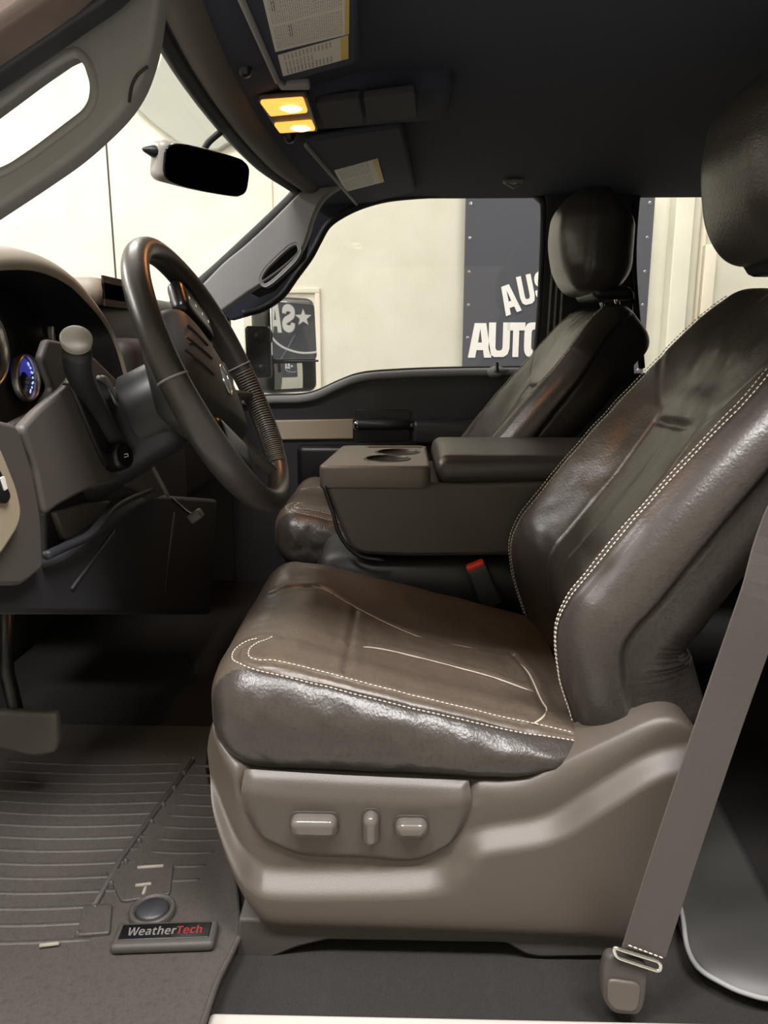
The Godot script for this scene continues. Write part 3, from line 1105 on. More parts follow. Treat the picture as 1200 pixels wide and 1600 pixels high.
func on_cushion(x: float, z: float, lift := 0.0) -> Vector3:
	# finds the point of the padded top above (x, z)
	var px := x - 0.008
	var pz := z - SEAT_Z
	var h := Vector3(0.245, 0.06, 0.265)
	var r := 0.05
	var q := Vector3(clampf(px, -h.x + r, h.x - r), h.y - r, clampf(pz, -h.z + r, h.z - r))
	var e := Vector2(px - q.x, pz - q.z)
	var el := minf(e.length(), r * 0.985)
	var up := sqrt(maxf(r * r - el * el, 0.0))
	var d := Vector3(px - q.x, up, pz - q.z).normalized()
	return cushion_pt(q + d * r, d) + d * lift
func on_back(k: float, s: float, lift := 0.0) -> Vector3:
	return back_pt(Vector3(k * 0.26, (s - 0.5) * back_len, 0.075 + lift), Vector3(0, 0, 1))
func seat(label: String) -> Node3D:
	var t := thing("car_seat", label, "seat", Vector3(0.03, -0.04, 0.43), "front bucket seats")
	var st := new_st()
	var is_side := func(d: Vector3) -> bool: return absf(d.z) > 0.38  # upright sides get a darker copy of the leather as painted shade
	soft_box(st, Vector3(0.49, 0.12, 0.53), 0.05, 0.0035, cushion_pt, func(d: Vector3) -> bool: return not is_side.call(d))
	var cu := obj("cushion", st, M.leather_insert, t)
	st = new_st()
	soft_box(st, Vector3(0.49, 0.12, 0.53), 0.05, 0.0035, cushion_pt, func(d: Vector3) -> bool: return d.z > 0.38)
	obj("shaded_side_panel", st, M.leather, cu, "glossy leather side panel, colour darkened in place of shade")
	st = new_st()
	soft_box(st, Vector3(0.49, 0.12, 0.53), 0.05, 0.0035, cushion_pt, func(d: Vector3) -> bool: return d.z < -0.38)
	obj("shaded_side_panel", st, M.leather, cu, "glossy leather side panel, colour darkened in place of shade")
	st = new_st()
	for i in 4:
		var path := PackedVector3Array()
		for q in cushion_seams[i]: path.append(on_cushion(q.x, q.y, 0.0012))
		if i != 3: tube(st, curve3(path, 30), 0.0013, 5)
	obj("light_piping", st, M.thread, cu, "pale piping lines")
	st = new_st()
	for off in [-0.004, 0.0145]:
		var path := PackedVector3Array()
		for q in near_stitch(off): path.append(on_cushion(q.x, q.y, 0.0006))
		stitches(st, path, 0.0062, 0.0042, 0.0011)
	obj("stitching", st, M.thread, cu, "pale contrast stitching").set_meta("kind", "stuff")
	# backrest
	st = new_st()
	soft_box(st, Vector3(0.52, back_len, 0.15), 0.055, 0.0042, back_pt)
	var ba := obj("backrest", st, M.leather, t)
	st = new_st()
	for side in [-1.0, 1.0]:
		for k in [0.79, 0.855]:
			var path := PackedVector3Array()
			for i in 60:
				path.append(on_back(side * k, lerpf(0.10, 0.93, i / 59.0), 0.0006))
			stitches(st, path, 0.0062, 0.0042, 0.0011)
	obj("stitching", st, M.thread, ba, "pale contrast stitching").set_meta("kind", "stuff")
	# headrest on two posts
	st = new_st()
	soft_box(st, Vector3(0.28, 0.25, 0.17), 0.075, 0.006, head_pt)
	var he := obj("headrest", st, M.leather, t)
	for z in [-0.07, 0.07]:
		st = new_st()
		tube(st, v3([[0.60, 0.74, 0.42 + z], [0.575, 0.82, 0.42 + z], [0.565, 0.90, 0.42 + z]]), 0.006, 8)
		obj("post", st, M.chrome, he)
	st = new_st()
	soft_box(st, Vector3(0.20, 0.030, 0.10), 0.012, 0.01, func(p: Vector3, _d: Vector3) -> Vector3:
		return Vector3(0.560 + p.z - p.y * 0.5, 0.832 + p.y, 0.42 + p.x))
	obj("collar", st, M.black, he)
	return t

func seat_base(t: Node3D) -> void:
	# moulded outer cover of the seat frame
	var top := curve2(xy([[312, 1195], [314, 1172], [322, 1152], [336, 1172], [360, 1190], [395, 1202], [480, 1210], [600, 1216], [730, 1222], [800, 1222], [850, 1208], [900, 1182], [960, 1152], [1000, 1132], [1030, 1121], [1060, 1121], [1085, 1135], [1100, 1165]], 0.70), 120)
	var bot := curve2(xy([[312, 1200], [318, 1245], [335, 1290], [360, 1338], [385, 1375], [405, 1405], [425, 1424], [500, 1428], [700, 1434], [900, 1442], [980, 1446], [1010, 1400], [1030, 1350], [1045, 1300], [1060, 1250], [1080, 1200], [1100, 1168]], 0.70), 120)
	var edge := xy([[300, 1240], [330, 1275], [370, 1330], [405, 1364], [440, 1374], [560, 1374], [680, 1368], [715, 1340], [745, 1312], [850, 1292], [930, 1245], [1000, 1202], [1050, 1186], [1120, 1180]], 0.70)
	edge = curve2(edge, 80)
	var depth := func(q: Vector2) -> float:
		var yb := 0.0
		for i in edge.size() - 1:
			if q.x >= edge[i].x and q.x <= edge[i + 1].x:
				yb = lerpf(edge[i].y, edge[i + 1].y, (q.x - edge[i].x) / maxf(edge[i + 1].x - edge[i].x, 1e-5))
		if q.x < edge[0].x: yb = edge[0].y
		if q.x > edge[edge.size() - 1].x: yb = edge[edge.size() - 1].y
		var z := 0.734 - 0.026 * smooth(-0.004, 0.026, q.y - yb)
		z -= 0.006 * smooth(0.045, 0.10, q.y - yb) * smooth(0.05, 0.12, q.x)
		z -= 0.05 * smooth(-0.19, -0.26, q.x)
		z -= 0.016 * smooth(0.165, 0.185, q.y) * smooth(-0.205, -0.185, q.x) * smooth(0.095, 0.080, q.x)
		return z
	var rows := []
	var n := 140
	var m := 70
	var first := PackedVector3Array()
	for j in m + 1:
		var row := PackedVector3Array()
		for i in n + 1:
			var a := top[mini(int(float(i) / n * 119.999), 119)].lerp(top[mini(int(float(i) / n * 119.999) + 1, 120)], fmod(float(i) / n * 119.999, 1.0))
			var b := bot[mini(int(float(i) / n * 119.999), 119)].lerp(bot[mini(int(float(i) / n * 119.999) + 1, 120)], fmod(float(i) / n * 119.999, 1.0))
			var q := b.lerp(a, float(j) / m)
			row.append(Vector3(q.x, q.y, depth.call(q) - 0.010 * pow(absf(2.0 * j / m - 1.0), 12.0)))
		rows.append(row)
	# turn the rim inwards
	for e in [0, m]:
		var row := PackedVector3Array()
		for p in rows[e if e == 0 else rows.size() - 1]: row.append(Vector3(p.x, p.y, 0.63))
		if e == 0: rows.push_front(row)
		else: rows.append(row)
	var st := new_st()
	grid(st, rows)
	var cover := obj("side_cover", st, M.taupe, t, "taupe plastic seat side cover")
	# switch panel
	st = new_st()
	var prow := []
	var pt := xy([[381, 1206], [470, 1212], [560, 1217], [650, 1221], [733, 1224]], 0.705)
	var pb := xy([[408, 1303], [470, 1331], [560, 1336], [650, 1340], [706, 1312]], 0.705)
	var ptc := curve2(pt, 48)
	var pbc := curve2(pb, 48)
	for j in 25:
		var row := PackedVector3Array()
		for i in 49:
			var f := float(j) / 24
			var q := pbc[i].lerp(ptc[i], f)
			var bulge := 4.0 * f * (1.0 - f) * 0.010
			if i < 6: q.x -= bulge * (1.0 - i / 6.0)
			if i > 42: q.x += bulge * (1.0 - (48 - i) / 6.0)
			var e := minf(minf(i, 48 - i) / 2.0, minf(j, 24 - j) / 1.5)
			row.append(Vector3(q.x, q.y, 0.716 - 0.012 * smooth(0.72, 1.02, f) - 0.006 * (1.0 - smooth(0.0, 1.0, e))))
		prow.append(row)
	grid(st, prow)
	var sp := obj("switch_panel", st, M.taupe_panel, t, "flush power seat switch panel")
	var zs := 0.717
	for s in [[[455, 1270], [528, 1303], 0.010], [[567, 1265], [592, 1317], 0.011], [[617, 1276], [668, 1305], 0.012]]:
		var a := on_z(s[0][0], s[0][1], zs)
		var b := on_z(s[1][0], s[1][1], zs)
		var size := Vector3(absf(b.x - a.x), absf(a.y - b.y), 0.022)
		var mid := (a + b) * 0.5
		st = new_st()
		slab(st, fillet(v2([[mid.x - size.x / 2 - 0.002, mid.y - size.y / 2 - 0.002], [mid.x + size.x / 2 + 0.002, mid.y - size.y / 2 - 0.002], [mid.x + size.x / 2 + 0.002, mid.y + size.y / 2 + 0.002], [mid.x - size.x / 2 - 0.002, mid.y + size.y / 2 + 0.002]]), s[2], 5), zs - 0.004, zs + 0.0006, 0.0004)
		obj("switch_well", st, M.skirt, sp)
		st = new_st()
		soft_box(st, size, minf(s[2], 0.0105), 0.002, func(p: Vector3, _d: Vector3) -> Vector3:
			var out := p.z
			if p.z > 0: out += 0.004 * smooth(-0.5, 0.6, p.y / size.y)
			return mid + Vector3(p.x, p.y, out + 0.004))
		obj("seat_switch", st, M.switch, sp, "glossy taupe seat switch")
	# dark skirt along the floor
	st = new_st()
	slab(st, fillet(xy([[378, 1418], [425, 1420], [700, 1430], [985, 1441], [985, 1476], [840, 1478], [818, 1474], [788, 1456], [515, 1451], [470, 1462], [420, 1482], [372, 1484]], 0.70), 0.004, 2), 0.60, 0.720, 0.004)
	obj("floor_skirt", st, M.skirt, t)
	# frame box under the cushion
	st = new_st()
	rr_box(st, Vector3(0.42, 0.22, 0.42), 0.02, Transform3D(Basis(), Vector3(0.05, 0.08, 0.42)))
	obj("seat_frame", st, M.black, t)

func console() -> void:
	var t := thing("center_console", "dark fold-down center console with cup holders and padded lid", "console", Vector3(0.1, 0.30, 0.0))
	var zn := 0.138
	# body
	var st := new_st()
	var prof := xy([[503, 752], [690, 756], [905, 750], [905, 868], [640, 871], [566, 868], [545, 856], [530, 820]], zn)
	slab(st, fillet(prof, 0.02, 4), -0.155, zn, 0.010)
	obj("body", st, M.console, t)
	# cup holder tray with two round wells and a long slot
	var y0 := 0.462
	var y1 := 0.497
	var ax := on_z(497, 752, zn).x
	var bx := on_z(673, 752, zn).x
	var wells := []
	var cups := [Vector2(-0.030, 0.042), Vector2(-0.010, -0.052)]
	for c in cups:
		var ring := PackedVector2Array()
		for k in 36: ring.append(Vector2(c.x, -c.y) + Vector2.from_angle(TAU * k / 36) * 0.043)
		wells.append(ring)
	var slot := fillet(v2([[-0.075, 0.122], [0.045, 0.122], [0.045, 0.140], [-0.075, 0.140]]), 0.006, 3)
	wells.append(slot)
	st = new_st()
	plate_y(st, fillet(v2([[ax, -0.140], [bx, -0.140], [bx, 0.160], [ax + 0.022, 0.160]]), 0.02, 4), y0 - 0.01, y1, 0.006, wells)
	obj("cup_tray", st, M.console_top, t, "taupe cup holder tray")
	for c in cups:
		st = new_st()
		lathe(st, [[0.0, -0.045], [0.038, -0.045], [0.043, -0.040], [0.0445, -0.004], [0.0465, 0.0004], [0.0435, 0.0012], [0.0425, -0.003]], Transform3D(Basis(), Vector3(c.x, y1, c.y)), 36)
		obj("cup_well", st, M.black, t)
	st = new_st()
	rr_box(st, Vector3(0.116, 0.012, 0.016), 0.003, Transform3D(Basis(), Vector3(-0.015, y1 - 0.02, -0.131)))
	obj("slot_liner", st, M.black, t)
	# padded lid
	var lx0 := on_z(682, 750, zn).x
	st = new_st()
	soft_box(st, Vector3(0.42, 0.052, 0.320), 0.022, 0.008, func(p: Vector3, d: Vector3) -> Vector3:
		var up := 0.008 * (1.0 - pow(p.z / 0.17, 2.0)) * maxf(d.y, 0)
		return Vector3(lx0 + 0.21 + p.x, 0.487 + p.y + up, -0.022 + p.z))
	obj("lid", st, M.console_pad, t, "black padded lid")
	# seam at the front of the body
	st = new_st()
	tube(st, curve3(v3([on_z(506, 760, zn + 0.004), on_z(520, 800, zn + 0.004), on_z(532, 838, zn + 0.004), on_z(560, 868, zn + 0.004), on_z(600, 876, zn + 0.004)]), 20), 0.004, 6)
	obj("edge_piping", st, M.black, t)
	# middle seat base below
	var b := thing("middle_seat", "black middle seat cushion under the center console", "seat", Vector3(0.1, 0.1, 0))
	st = new_st()
	soft_box(st, Vector3(0.55, 0.12, 0.25), 0.045, 0.02, func(p: Vector3, _d: Vector3) -> Vector3:
		return Vector3(0.10 + p.x, 0.255 + p.y, p.z))
	obj("cushion", st, M.black_leather, b)
	st = new_st()
	rr_box(st, Vector3(0.48, 0.25, 0.26), 0.02, Transform3D(Basis(), Vector3(0.12, 0.08, 0)))
	obj("pedestal", st, M.black, b)
func belts() -> void:
	# buckle between seat and console
	var a := on_z(742, 882, 0.15)
	var t := thing("seat_belt_buckle", "black seat belt buckle with a red release button beside the driver's seat", "buckle", a + Vector3(0.03, -0.12, 0))
	var dirv := (on_z(742, 882, 0.15) - on_z(768, 942, 0.15)).normalized()
	var xf := facing(a, dirv, Vector3(0, 0, 1))
	var st := new_st()
	rr_box(st, Vector3(0.042, 0.085, 0.026), 0.006, xf * Transform3D(Basis(), Vector3(0, -0.047, 0)))
	obj("housing", st, M.dark, t)
	st = new_st()
	rr_box(st, Vector3(0.036, 0.012, 0.020), 0.004, xf * Transform3D(Basis(), Vector3(0, -0.002, 0)))
	obj("release_button", st, M.red, t, "red release button")
	st = new_st()
	strap(st, v3([xf * Vector3(0, -0.08, 0), xf * Vector3(0, -0.16, 0.0), xf * Vector3(0, -0.24, 0)]), Vector3(1, 0, 0), 0.03, 0.008)
	obj("stalk", st, M.black, t)
	# driver's lap belt running from the floor anchor up to the B pillar
	var b0 := on_z(1006, 1487, 0.815)
	var t2 := thing("seat_belt", "grey brown driver's seat belt webbing running up from its floor anchor", "seat belt", Vector3(b0.x, -0.04, 0.78))
	var path := curve3(v3([b0, on_z(1045, 1365, 0.805), on_z(1093, 1220, 0.79), on_z(1141, 1080, 0.775), on_z(1190, 940, 0.765), on_z(1240, 790, 0.75), Vector3(0.50, 0.80, 0.76), Vector3(0.56, 1.02, 0.78)]), 40)
	st = new_st()
	strap(st, path, (on_z(1040, 1496, 0.775) - on_z(975, 1464, 0.775)).normalized(), 0.050, 0.0022)
	obj("webbing", st, M.webbing, t2)
	st = new_st()
	var w0 := on_z(985, 1478, 0.8185)
	var w1 := on_z(1036, 1497, 0.8185)
	stitches(st, PackedVector3Array([w0, w0.lerp(w1, 0.5), w1]), 0.0062, 0.0045, 0.0010)
	obj("stitching", st, M.thread, t2, "pale zigzag stitching at the belt end")
	var loop := PackedVector3Array()
	for q in fillet(xy([[957, 1478], [974, 1484], [1032, 1502], [1031, 1517], [962, 1494]], 0.820), 0.006, 4):
		loop.append(Vector3(q.x, q.y, 0.821))
	st = new_st()
	tube(st, loop, 0.0022, 8, true)
	obj("steel_loop", st, M.steel, t2, "polished steel loop")
	st = new_st()
	slab(st, fillet(xy([[950, 1492], [1016, 1512], [1008, 1570], [1000, 1588], [958, 1586], [942, 1566], [940, 1520]], 0.815), 0.012, 4), 0.797, 0.817, 0.007)
	obj("anchor_boot", st, M.skirt, t2)
	st = new_st()
	slab(st, fillet(xy([[948, 1528], [1002, 1536], [998, 1572], [988, 1580], [958, 1576], [948, 1562]], 0.818), 0.010, 4), 0.814, 0.8205, 0.003)
	obj("anchor_cover", st, M.taupe, t2)

# ------------------------------------------------------------------ steering wheel and dash
func steering() -> void:
	var top := on_z(225, 372, SWZ)
	var bot := on_z(440, 795, SWZ)
	var u := (top - bot).normalized()
	var n := Vector3(u.y, -u.x, 0)
	var c := (top + bot) * 0.5
	var R := (top - bot).length() * 0.5 - 0.018
	var t := thing("steering_wheel", "black leather steering wheel with a ribbed airbag cover", "steering wheel", c)
	t.transform = Transform3D(Basis(u.cross(n), u, n), c)
	# rim
	var st := new_st()
	var rows := []
	for i in 120:
		var a := TAU * i / 120
		var o := Vector3(cos(a), sin(a), 0)
		var fat := 0.0165 + 0.0025 * pow(maxf(0.0, cos(2.0 * (a - 0.55))), 2.0)
		var row := PackedVector3Array()
		for j in 20:
			var b := TAU * j / 20
			row.append(o * (R + cos(b) * fat) + Vector3(0, 0, sin(b) * fat * 1.12))
		rows.append(row)
	grid(st, rows, true, true)
	var rim := obj("rim", st, M.wheel_leather, t, "", true)
	for a in [PI * 0.985, PI * 0.02]:
		st = new_st()
		var ring := PackedVector3Array()
		for j in 24:
			var b := TAU * j / 24
			ring.append(Vector3(cos(a), sin(a), 0) * (R + cos(b) * 0.0172) + Vector3(0, 0, sin(b) * 0.0192))
		tube(st, ring, 0.0016, 6, true)
		obj("wrap_joint", st, M.pillar, rim, "", true)
	# lacing on the inner edge of the passenger side of the rim
	st = new_st()
	for i in 40:
		var a := -0.98 + 0.98 * i / 39.0
		var o := Vector3(cos(a), sin(a), 0)
		var p := PackedVector3Array()
		for j in 5:
			var b := PI - 0.75 + 1.5 * j / 4.0 - 0.3
			p.append(o * (R + cos(b) * 0.0176) + Vector3(0, 0, sin(b) * 0.0198))
		tube(st, p, 0.0013, 5)
	obj("lacing", st, M.lace, rim, "laced stitching inside the rim", true)
	# airbag cover; the wheel stands turned to the left
	var q := Basis(Vector3(0, 0, 1), deg_to_rad(52.0))
	var face := func(x: float, y: float) -> Vector3:
		return Vector3(x, y, 0.0125 - 1.5 * x * x - 0.6 * y * y)
	st = new_st()
	soft_box(st, Vector3(0.19, 0.175, 0.07), 0.026, 0.005, func(p: Vector3, d: Vector3) -> Vector3:
		var taper := 1.0 - 0.22 * smooth(0.2, -0.5, p.y / 0.175) - 0.1 * smooth(0.3, 0.5, p.y / 0.175)
		var w := q * Vector3(p.x * taper, p.y + 0.004, 0)
		var dome: float = face.call(w.x, w.y).z * maxf(d.z, 0)
		return Vector3(w.x, w.y, p.z - 0.035 + dome))
	var bag := obj("airbag_cover", st, M.airbag, t, "", true)
	for g in [[-0.035, 0.080, 0.000, 0.046], [-0.062, 0.062, -0.016, 0.026], [-0.085, 0.046, -0.042, 0.002]]:
		st = new_st()
		var gp := PackedVector3Array()
		for k in 7: gp.append(face.call(lerpf(g[0], g[2], k / 6.0), lerpf(g[1], g[3], k / 6.0)) + Vector3(0, 0, 0.0006))
		tube(st, gp, 0.0020, 6)
		obj("pad_groove", st, M.seam, bag, "", true)
	st = new_st()
	var er := PackedVector3Array()
	var ep := PackedVector2Array()
	for j in 40:
		var w := q * Vector3(cos(TAU * j / 40) * 0.028, sin(TAU * j / 40) * 0.012, 0)
		er.append(Vector3(w.x, w.y - 0.008, 0.0135))
		ep.append(Vector2(w.x, w.y - 0.008))
	slab(st, ep, 0.006, 0.0135, 0.001)
	obj("emblem", st, M.gauge, bag, "dark oval emblem", true)
	st = new_st()
	tube(st, er, 0.0013, 6, true)
	obj("emblem_ring", st, M.chrome, bag, "chrome oval ring", true)
	# spokes with switch pods
	for s in [-1.0, 1.0]:
		st = new_st()
		soft_box(st, Vector3(0.115, 0.060, 0.026), 0.011, 0.008, func(p: Vector3, _d: Vector3) -> Vector3:
			var f := (p.x / 0.115 + 0.5)
			return q * Vector3(s * (0.078 + 0.115 * f), p.y * (1.0 - 0.2 * f), p.z - 0.026 + 0.020 * f))
		var sp := obj("spoke", st, M.black, t, "", true)
		st = new_st()
		soft_box(st, Vector3(0.062, 0.095, 0.026), 0.011, 0.007, func(p: Vector3, _d: Vector3) -> Vector3:
			return q * Vector3(s * (0.132 + p.x), p.y + 0.006, p.z - 0.006))
		obj("switch_pod", st, M.gloss, sp, "glossy black switch pod", true)
		for k in (4 if s > 0 else 0):
			st = new_st()
			rr_box(st, Vector3(0.006, 0.0016, 0.001), 0.0004, Transform3D(q, q * Vector3(s * 0.132, 0.034 - 0.020 * k, 0.0075)))
			obj("switch_mark", st, M.white_print, sp, "", true)
		# lower spoke
		st = new_st()
		tube(st, v3([q * Vector3(s * 0.035, -0.065, -0.03), q * Vector3(s * 0.055, -0.11, -0.022), q * Vector3(s * 0.082, -0.172, -0.004)]), [0.018, 0.013, 0.011], 10, false, 0.6)
		obj("lower_spoke", st, M.spoke, t, "", true)
	# column shroud behind the wheel
	var col := thing("steering_column", "dark plastic steering column shroud with a silver tipped stalk", "steering column", c - n * 0.2)
	st = new_st()
	var b2 := Basis(u.cross(n), u, n)
	soft_box(st, Vector3(0.100, 0.13, 0.25), 0.035, 0.012, func(p: Vector3, _d: Vector3) -> Vector3:
		var f := p.z / 0.25 + 0.5
		return c + b2 * (Vector3(p.x * (1.1 - 0.12 * f), p.y * (1.25 - 0.4 * f) - 0.012, p.z - 0.185)))
	obj("shroud", st, M.dark, col)
	st = new_st()
	lathe(st, [[0.0, 0.03], [0.05, 0.028], [0.062, 0.0], [0.062, -0.05]], Transform3D(b2 * Basis(Vector3(1, 0, 0), Vector3(0, 0, 1), Vector3(0, -1, 0)), c - n * 0.075), 28)
	obj("hub", st, M.black, col)
	# turn signal stalk
	var s0 := on_z(186, 700, 0.47)
	var s1 := on_z(152, 640, 0.535)
	var s2 := on_z(126, 588, 0.60)
	var s3 := on_z(120, 549, 0.628)
	st = new_st()
	var sp2 := curve3(v3([s0, s1, s2, s3]), 24)
	var rad := []
	for i in 25: rad.append(lerpf(0.0135, 0.0172, smooth(0.2, 0.9, i / 24.0)))
	tube(st, sp2, rad, 16)
	var stalk := obj("stalk", st, M.dark, col)
	st = new_st()
	var cd := Vector3(0.31, 0.64, 0.70).normalized()
	lathe(st, [[0.0, 0.0060], [0.0155, 0.0060], [0.0174, 0.0050], [0.0182, 0.003], [0.0182, -0.001], [0.0172, -0.006]], facing(on_z(119, 531, 0.64), cd), 28)
	obj("stalk_tip", st, M.satin, stalk, "brushed silver end cap")
	st = new_st()
	lathe(st, [[0.0, 0.004], [0.008, 0.003], [0.012, 0.0], [0.012, -0.02]], facing(on_z(170, 655, 0.47), Vector3(0.3, 0.4, 1)), 16)
	obj("stalk_pivot", st, M.chrome, stalk)
const SWZ := 0.42

func dash() -> void:
	var t := thing("dashboard", "dark dashboard with a hooded instrument cluster and taupe lower panels", "dashboard", Vector3(-0.6, 0.4, 0.0))
	# full width upper dash
	var st := new_st()
	soft_box(st, Vector3(0.46, 0.24, 0.96), 0.05, 0.03, func(p: Vector3, d: Vector3) -> Vector3:
		var k := absf(p.z) / 0.48
		return Vector3(-0.76 + p.x - 0.03 * k * k - 0.05 * smooth(0.0, -0.12, p.y) * maxf(d.x, 0), 0.70 + p.y, p.z - 0.305))
	obj("upper_pad", st, M.dark, t)
	# hood over the cluster: an arch in z and y, drawn back along x
	var hx := -0.505
	var arch_out := PackedVector2Array()
	for p in curve2(v2([[0.74, 0.60], [0.735, 0.70], [0.71, 0.775], [0.655, 0.820], [0.58, 0.838], [0.50, 0.848], [0.43, 0.850], [0.36, 0.842], [0.31, 0.828], [0.265, 0.803], [0.225, 0.765], [0.195, 0.71], [0.185, 0.60]]), 60):
		arch_out.append(p)
	var rows := []
	var skin := []
	var lining := []
	var prof := [[-0.30, 0.010], [-0.14, 0.006], [-0.07, 0.003], [-0.035, -0.001], [-0.014, -0.007], [-0.002, -0.017], [0.0, -0.026], [-0.006, -0.033], [-0.03, -0.036], [-0.08, -0.042], [-0.16, -0.05]]
	for q in prof:
		var row := PackedVector3Array()
		for i in arch_out.size():
			var a := arch_out[maxi(i - 1, 0)]
			var b := arch_out[mini(i + 1, arch_out.size() - 1)]
			var tt := (b - a).normalized()
			var nn := Vector2(tt.y, -tt.x)
			if nn.dot(arch_out[i] - Vector2(0.46, 0.62)) < 0: nn = -nn
			# the lip is thick over the top and thins towards both feet
			var thin := lerpf(0.45, 1.0, smooth(0.74, 0.83, arch_out[i].y))
			var w: Vector2 = arch_out[i] + nn * q[1] * thin
			row.append(Vector3(hx + q[0] + 0.03 * smooth(0.84, 0.60, w.y), w.y, w.x))
		rows.append(row)
	for i in 8: skin.append(rows[i])
	for i in range(7, rows.size()): lining.append(rows[i])
	st = new_st()
	grid(st, skin)
	obj("cluster_hood", st, M.hood, t, "cluster hood with its colour lightened in place of windshield light")
	st = new_st()
	grid(st, lining)
	obj("hood_lining", st, M.black, t)
	# recessed cluster face with gauges
	var fx := -0.60
	st = new_st()
	plate_x(st, fillet(v2([[-0.67, 0.56], [-0.24, 0.56], [-0.25, 0.76], [-0.34, 0.80], [-0.57, 0.80], [-0.66, 0.74]]), 0.03), fx - 0.02, fx, 0.004)
	var face := obj("cluster_face", st, M.black, t)
	var gx := fx + 0.004
	gauge(on_x(36, 590, gx), 0.036, face, true)
	gauge(on_x(-28, 545, gx), 0.055, face, false)
	gauge(on_x(92, 520, gx), 0.042, face, false)
	# lower panels round the column, facing the driver
	var px := -0.412
	st = new_st()
	plate_x(st, fillet(zy([[36, 668], [62, 640], [104, 606], [120, 585], [140, 580], [158, 598], [262, 772], [240, 782], [190, 752], [140, 764], [92, 790], [72, 806], [58, 730]], px), 0.01, 3), px - 0.014, px, 0.005)
	obj("lower_panel", st, M.dash, t, "taupe lower dash panel")
	st = new_st()
	plate_x(st, fillet(zy([[-60, 640], [34, 664], [56, 730], [70, 806], [74, 888], [40, 915], [-60, 915]], px), 0.01, 3), px - 0.018, px - 0.004, 0.005)
	obj("outer_panel", st, M.dash, t, "taupe outer dash panel")
	# cluster surround between hood and lower panel
	st = new_st()
	plate_x(st, fillet(zy([[-60, 650], [20, 662], [62, 640], [84, 606], [66, 560], [76, 530], [108, 536], [150, 560], [190, 600], [170, 640], [120, 690], [-60, 690]], px - 0.05), 0.006, 2), px - 0.062, px - 0.05, 0.004)
	obj("cluster_surround", st, M.dash, t)
	# dark strip beside the column with the pedal adjustment knob
	st = new_st()
	plate_x(st, fillet(zy([[112, 598], [150, 590], [168, 600], [206, 694], [207, 720], [192, 736], [168, 730], [150, 690]], px + 0.006), 0.012, 4), px - 0.01, px + 0.006, 0.004)
	obj("switch_strip", st, M.black, t)
	st = new_st()
	tube(st, curve3(v3([on_x(154, 590, px + 0.006), on_x(170, 600, px + 0.006), on_x(212, 680, px + 0.006), on_x(262, 774, px + 0.006)]), 24), 0.0035, 8)
	obj("panel_edge", st, M.pillar, t)
	var kn := on_x(184, 713, px + 0.014)
	st = new_st()
	lathe(st, [[0.0, 0.012], [0.010, 0.012], [0.014, 0.014], [0.0185, 0.012], [0.0195, 0.006], [0.021, 0.0], [0.022, -0.01]], facing(kn, Vector3(1, 0.15, 0.35)), 28)
	var knob := obj("pedal_knob", st, M.gloss, t, "round black pedal adjustment knob")
	st = new_st()
	var kf := facing(kn, Vector3(1, 0.15, 0.35))
	tube(st, v3([kf * Vector3(-0.004, 0.0145, 0.002), kf * Vector3(0.004, 0.0145, 0.002), kf * Vector3(0.004, 0.0145, -0.002), kf * Vector3(-0.003, 0.0145, -0.002)]), 0.0006, 5)
	obj("pedal_symbol", st, M.white_print, knob)
	# headlamp switch bezel at the edge of the dash
	st = new_st()
	plate_x(st, fillet(zy([[-60, 640], [-10, 672], [8, 712], [28, 762], [36, 800], [30, 826], [0, 872], [-60, 900]], px + 0.008), 0.012, 4), px - 0.02, px + 0.008, 0.005)
	var bez := obj("switch_bezel", st, M.beige, t, "pale beige switch bezel")
	st = new_st()
	plate_x(st, fillet(zy([[-20, 720], [0, 732], [18, 775], [12, 788], [-4, 784], [-24, 740]], px + 0.012), 0.005, 3), px, px + 0.013, 0.003)
	var dm := obj("dimmer_switch", st, M.black, bez)
	st = new_st()
	plate_x(st, fillet(zy([[2, 746], [8, 744], [13, 764], [8, 767]], px + 0.0145), 0.001, 2), px + 0.010, px + 0.0142, 0.0005)
	obj("switch_mark", st, M.white_print, bez)
	# open pocket under the panel
	st = new_st()
	plate_x(st, fillet(zy([[72, 800], [140, 762], [190, 750], [240, 780], [180, 842], [84, 892], [74, 886]], px - 0.05), 0.008, 3), px - 0.10, px - 0.05, 0.004)
	var pk := obj("pocket_back", st, M.black, t)
	st = new_st()
	plate_x(st, fillet(zy([[84, 800], [140, 784], [172, 782], [158, 808], [140, 828], [100, 845]], px - 0.045), 0.008, 3), px - 0.06, px - 0.042, 0.004)
	obj("pocket_liner", st, M.dash, t)
	st = new_st()
	tube(st, curve3(v3([on_x(72, 868, px - 0.01), on_x(98, 856, px - 0.004), on_x(140, 836, px - 0.004), on_x(165, 806, px - 0.004), on_x(190, 785, px - 0.004), on_x(238, 764, px - 0.004)]), 24), 0.006, 8)
	obj("pocket_lip", st, M.dark, t)
	# knee panel and lower cover
	st = new_st()
	plate_x(st, fillet(zy([[60, 880], [100, 866], [165, 818], [240, 772], [340, 780], [330, 960], [-60, 960], [-60, 900]], px - 0.02), 0.012, 3), px - 0.05, px - 0.02, 0.008)
	obj("knee_panel", st, M.knee, t)
	for l in [[[112, 920], [150, 868], [178, 830]], [[258, 925], [266, 850], [272, 800]]]:
		st = new_st()
		var q := PackedVector3Array()
		for p in l: q.append(on_x(p[0], p[1], px - 0.019))
		tube(st, q, 0.0026, 6)
		obj("panel_rib", st, M.knee, t)
	# center stack hanging down beside the footwell
	st = new_st()
	rr_box(st, Vector3(0.34, 0.46, 0.32), 0.03, Transform3D(Basis(), Vector3(-0.66, 0.50, -0.02)))
	obj("center_stack", st, M.knee, t)
	st = new_st()
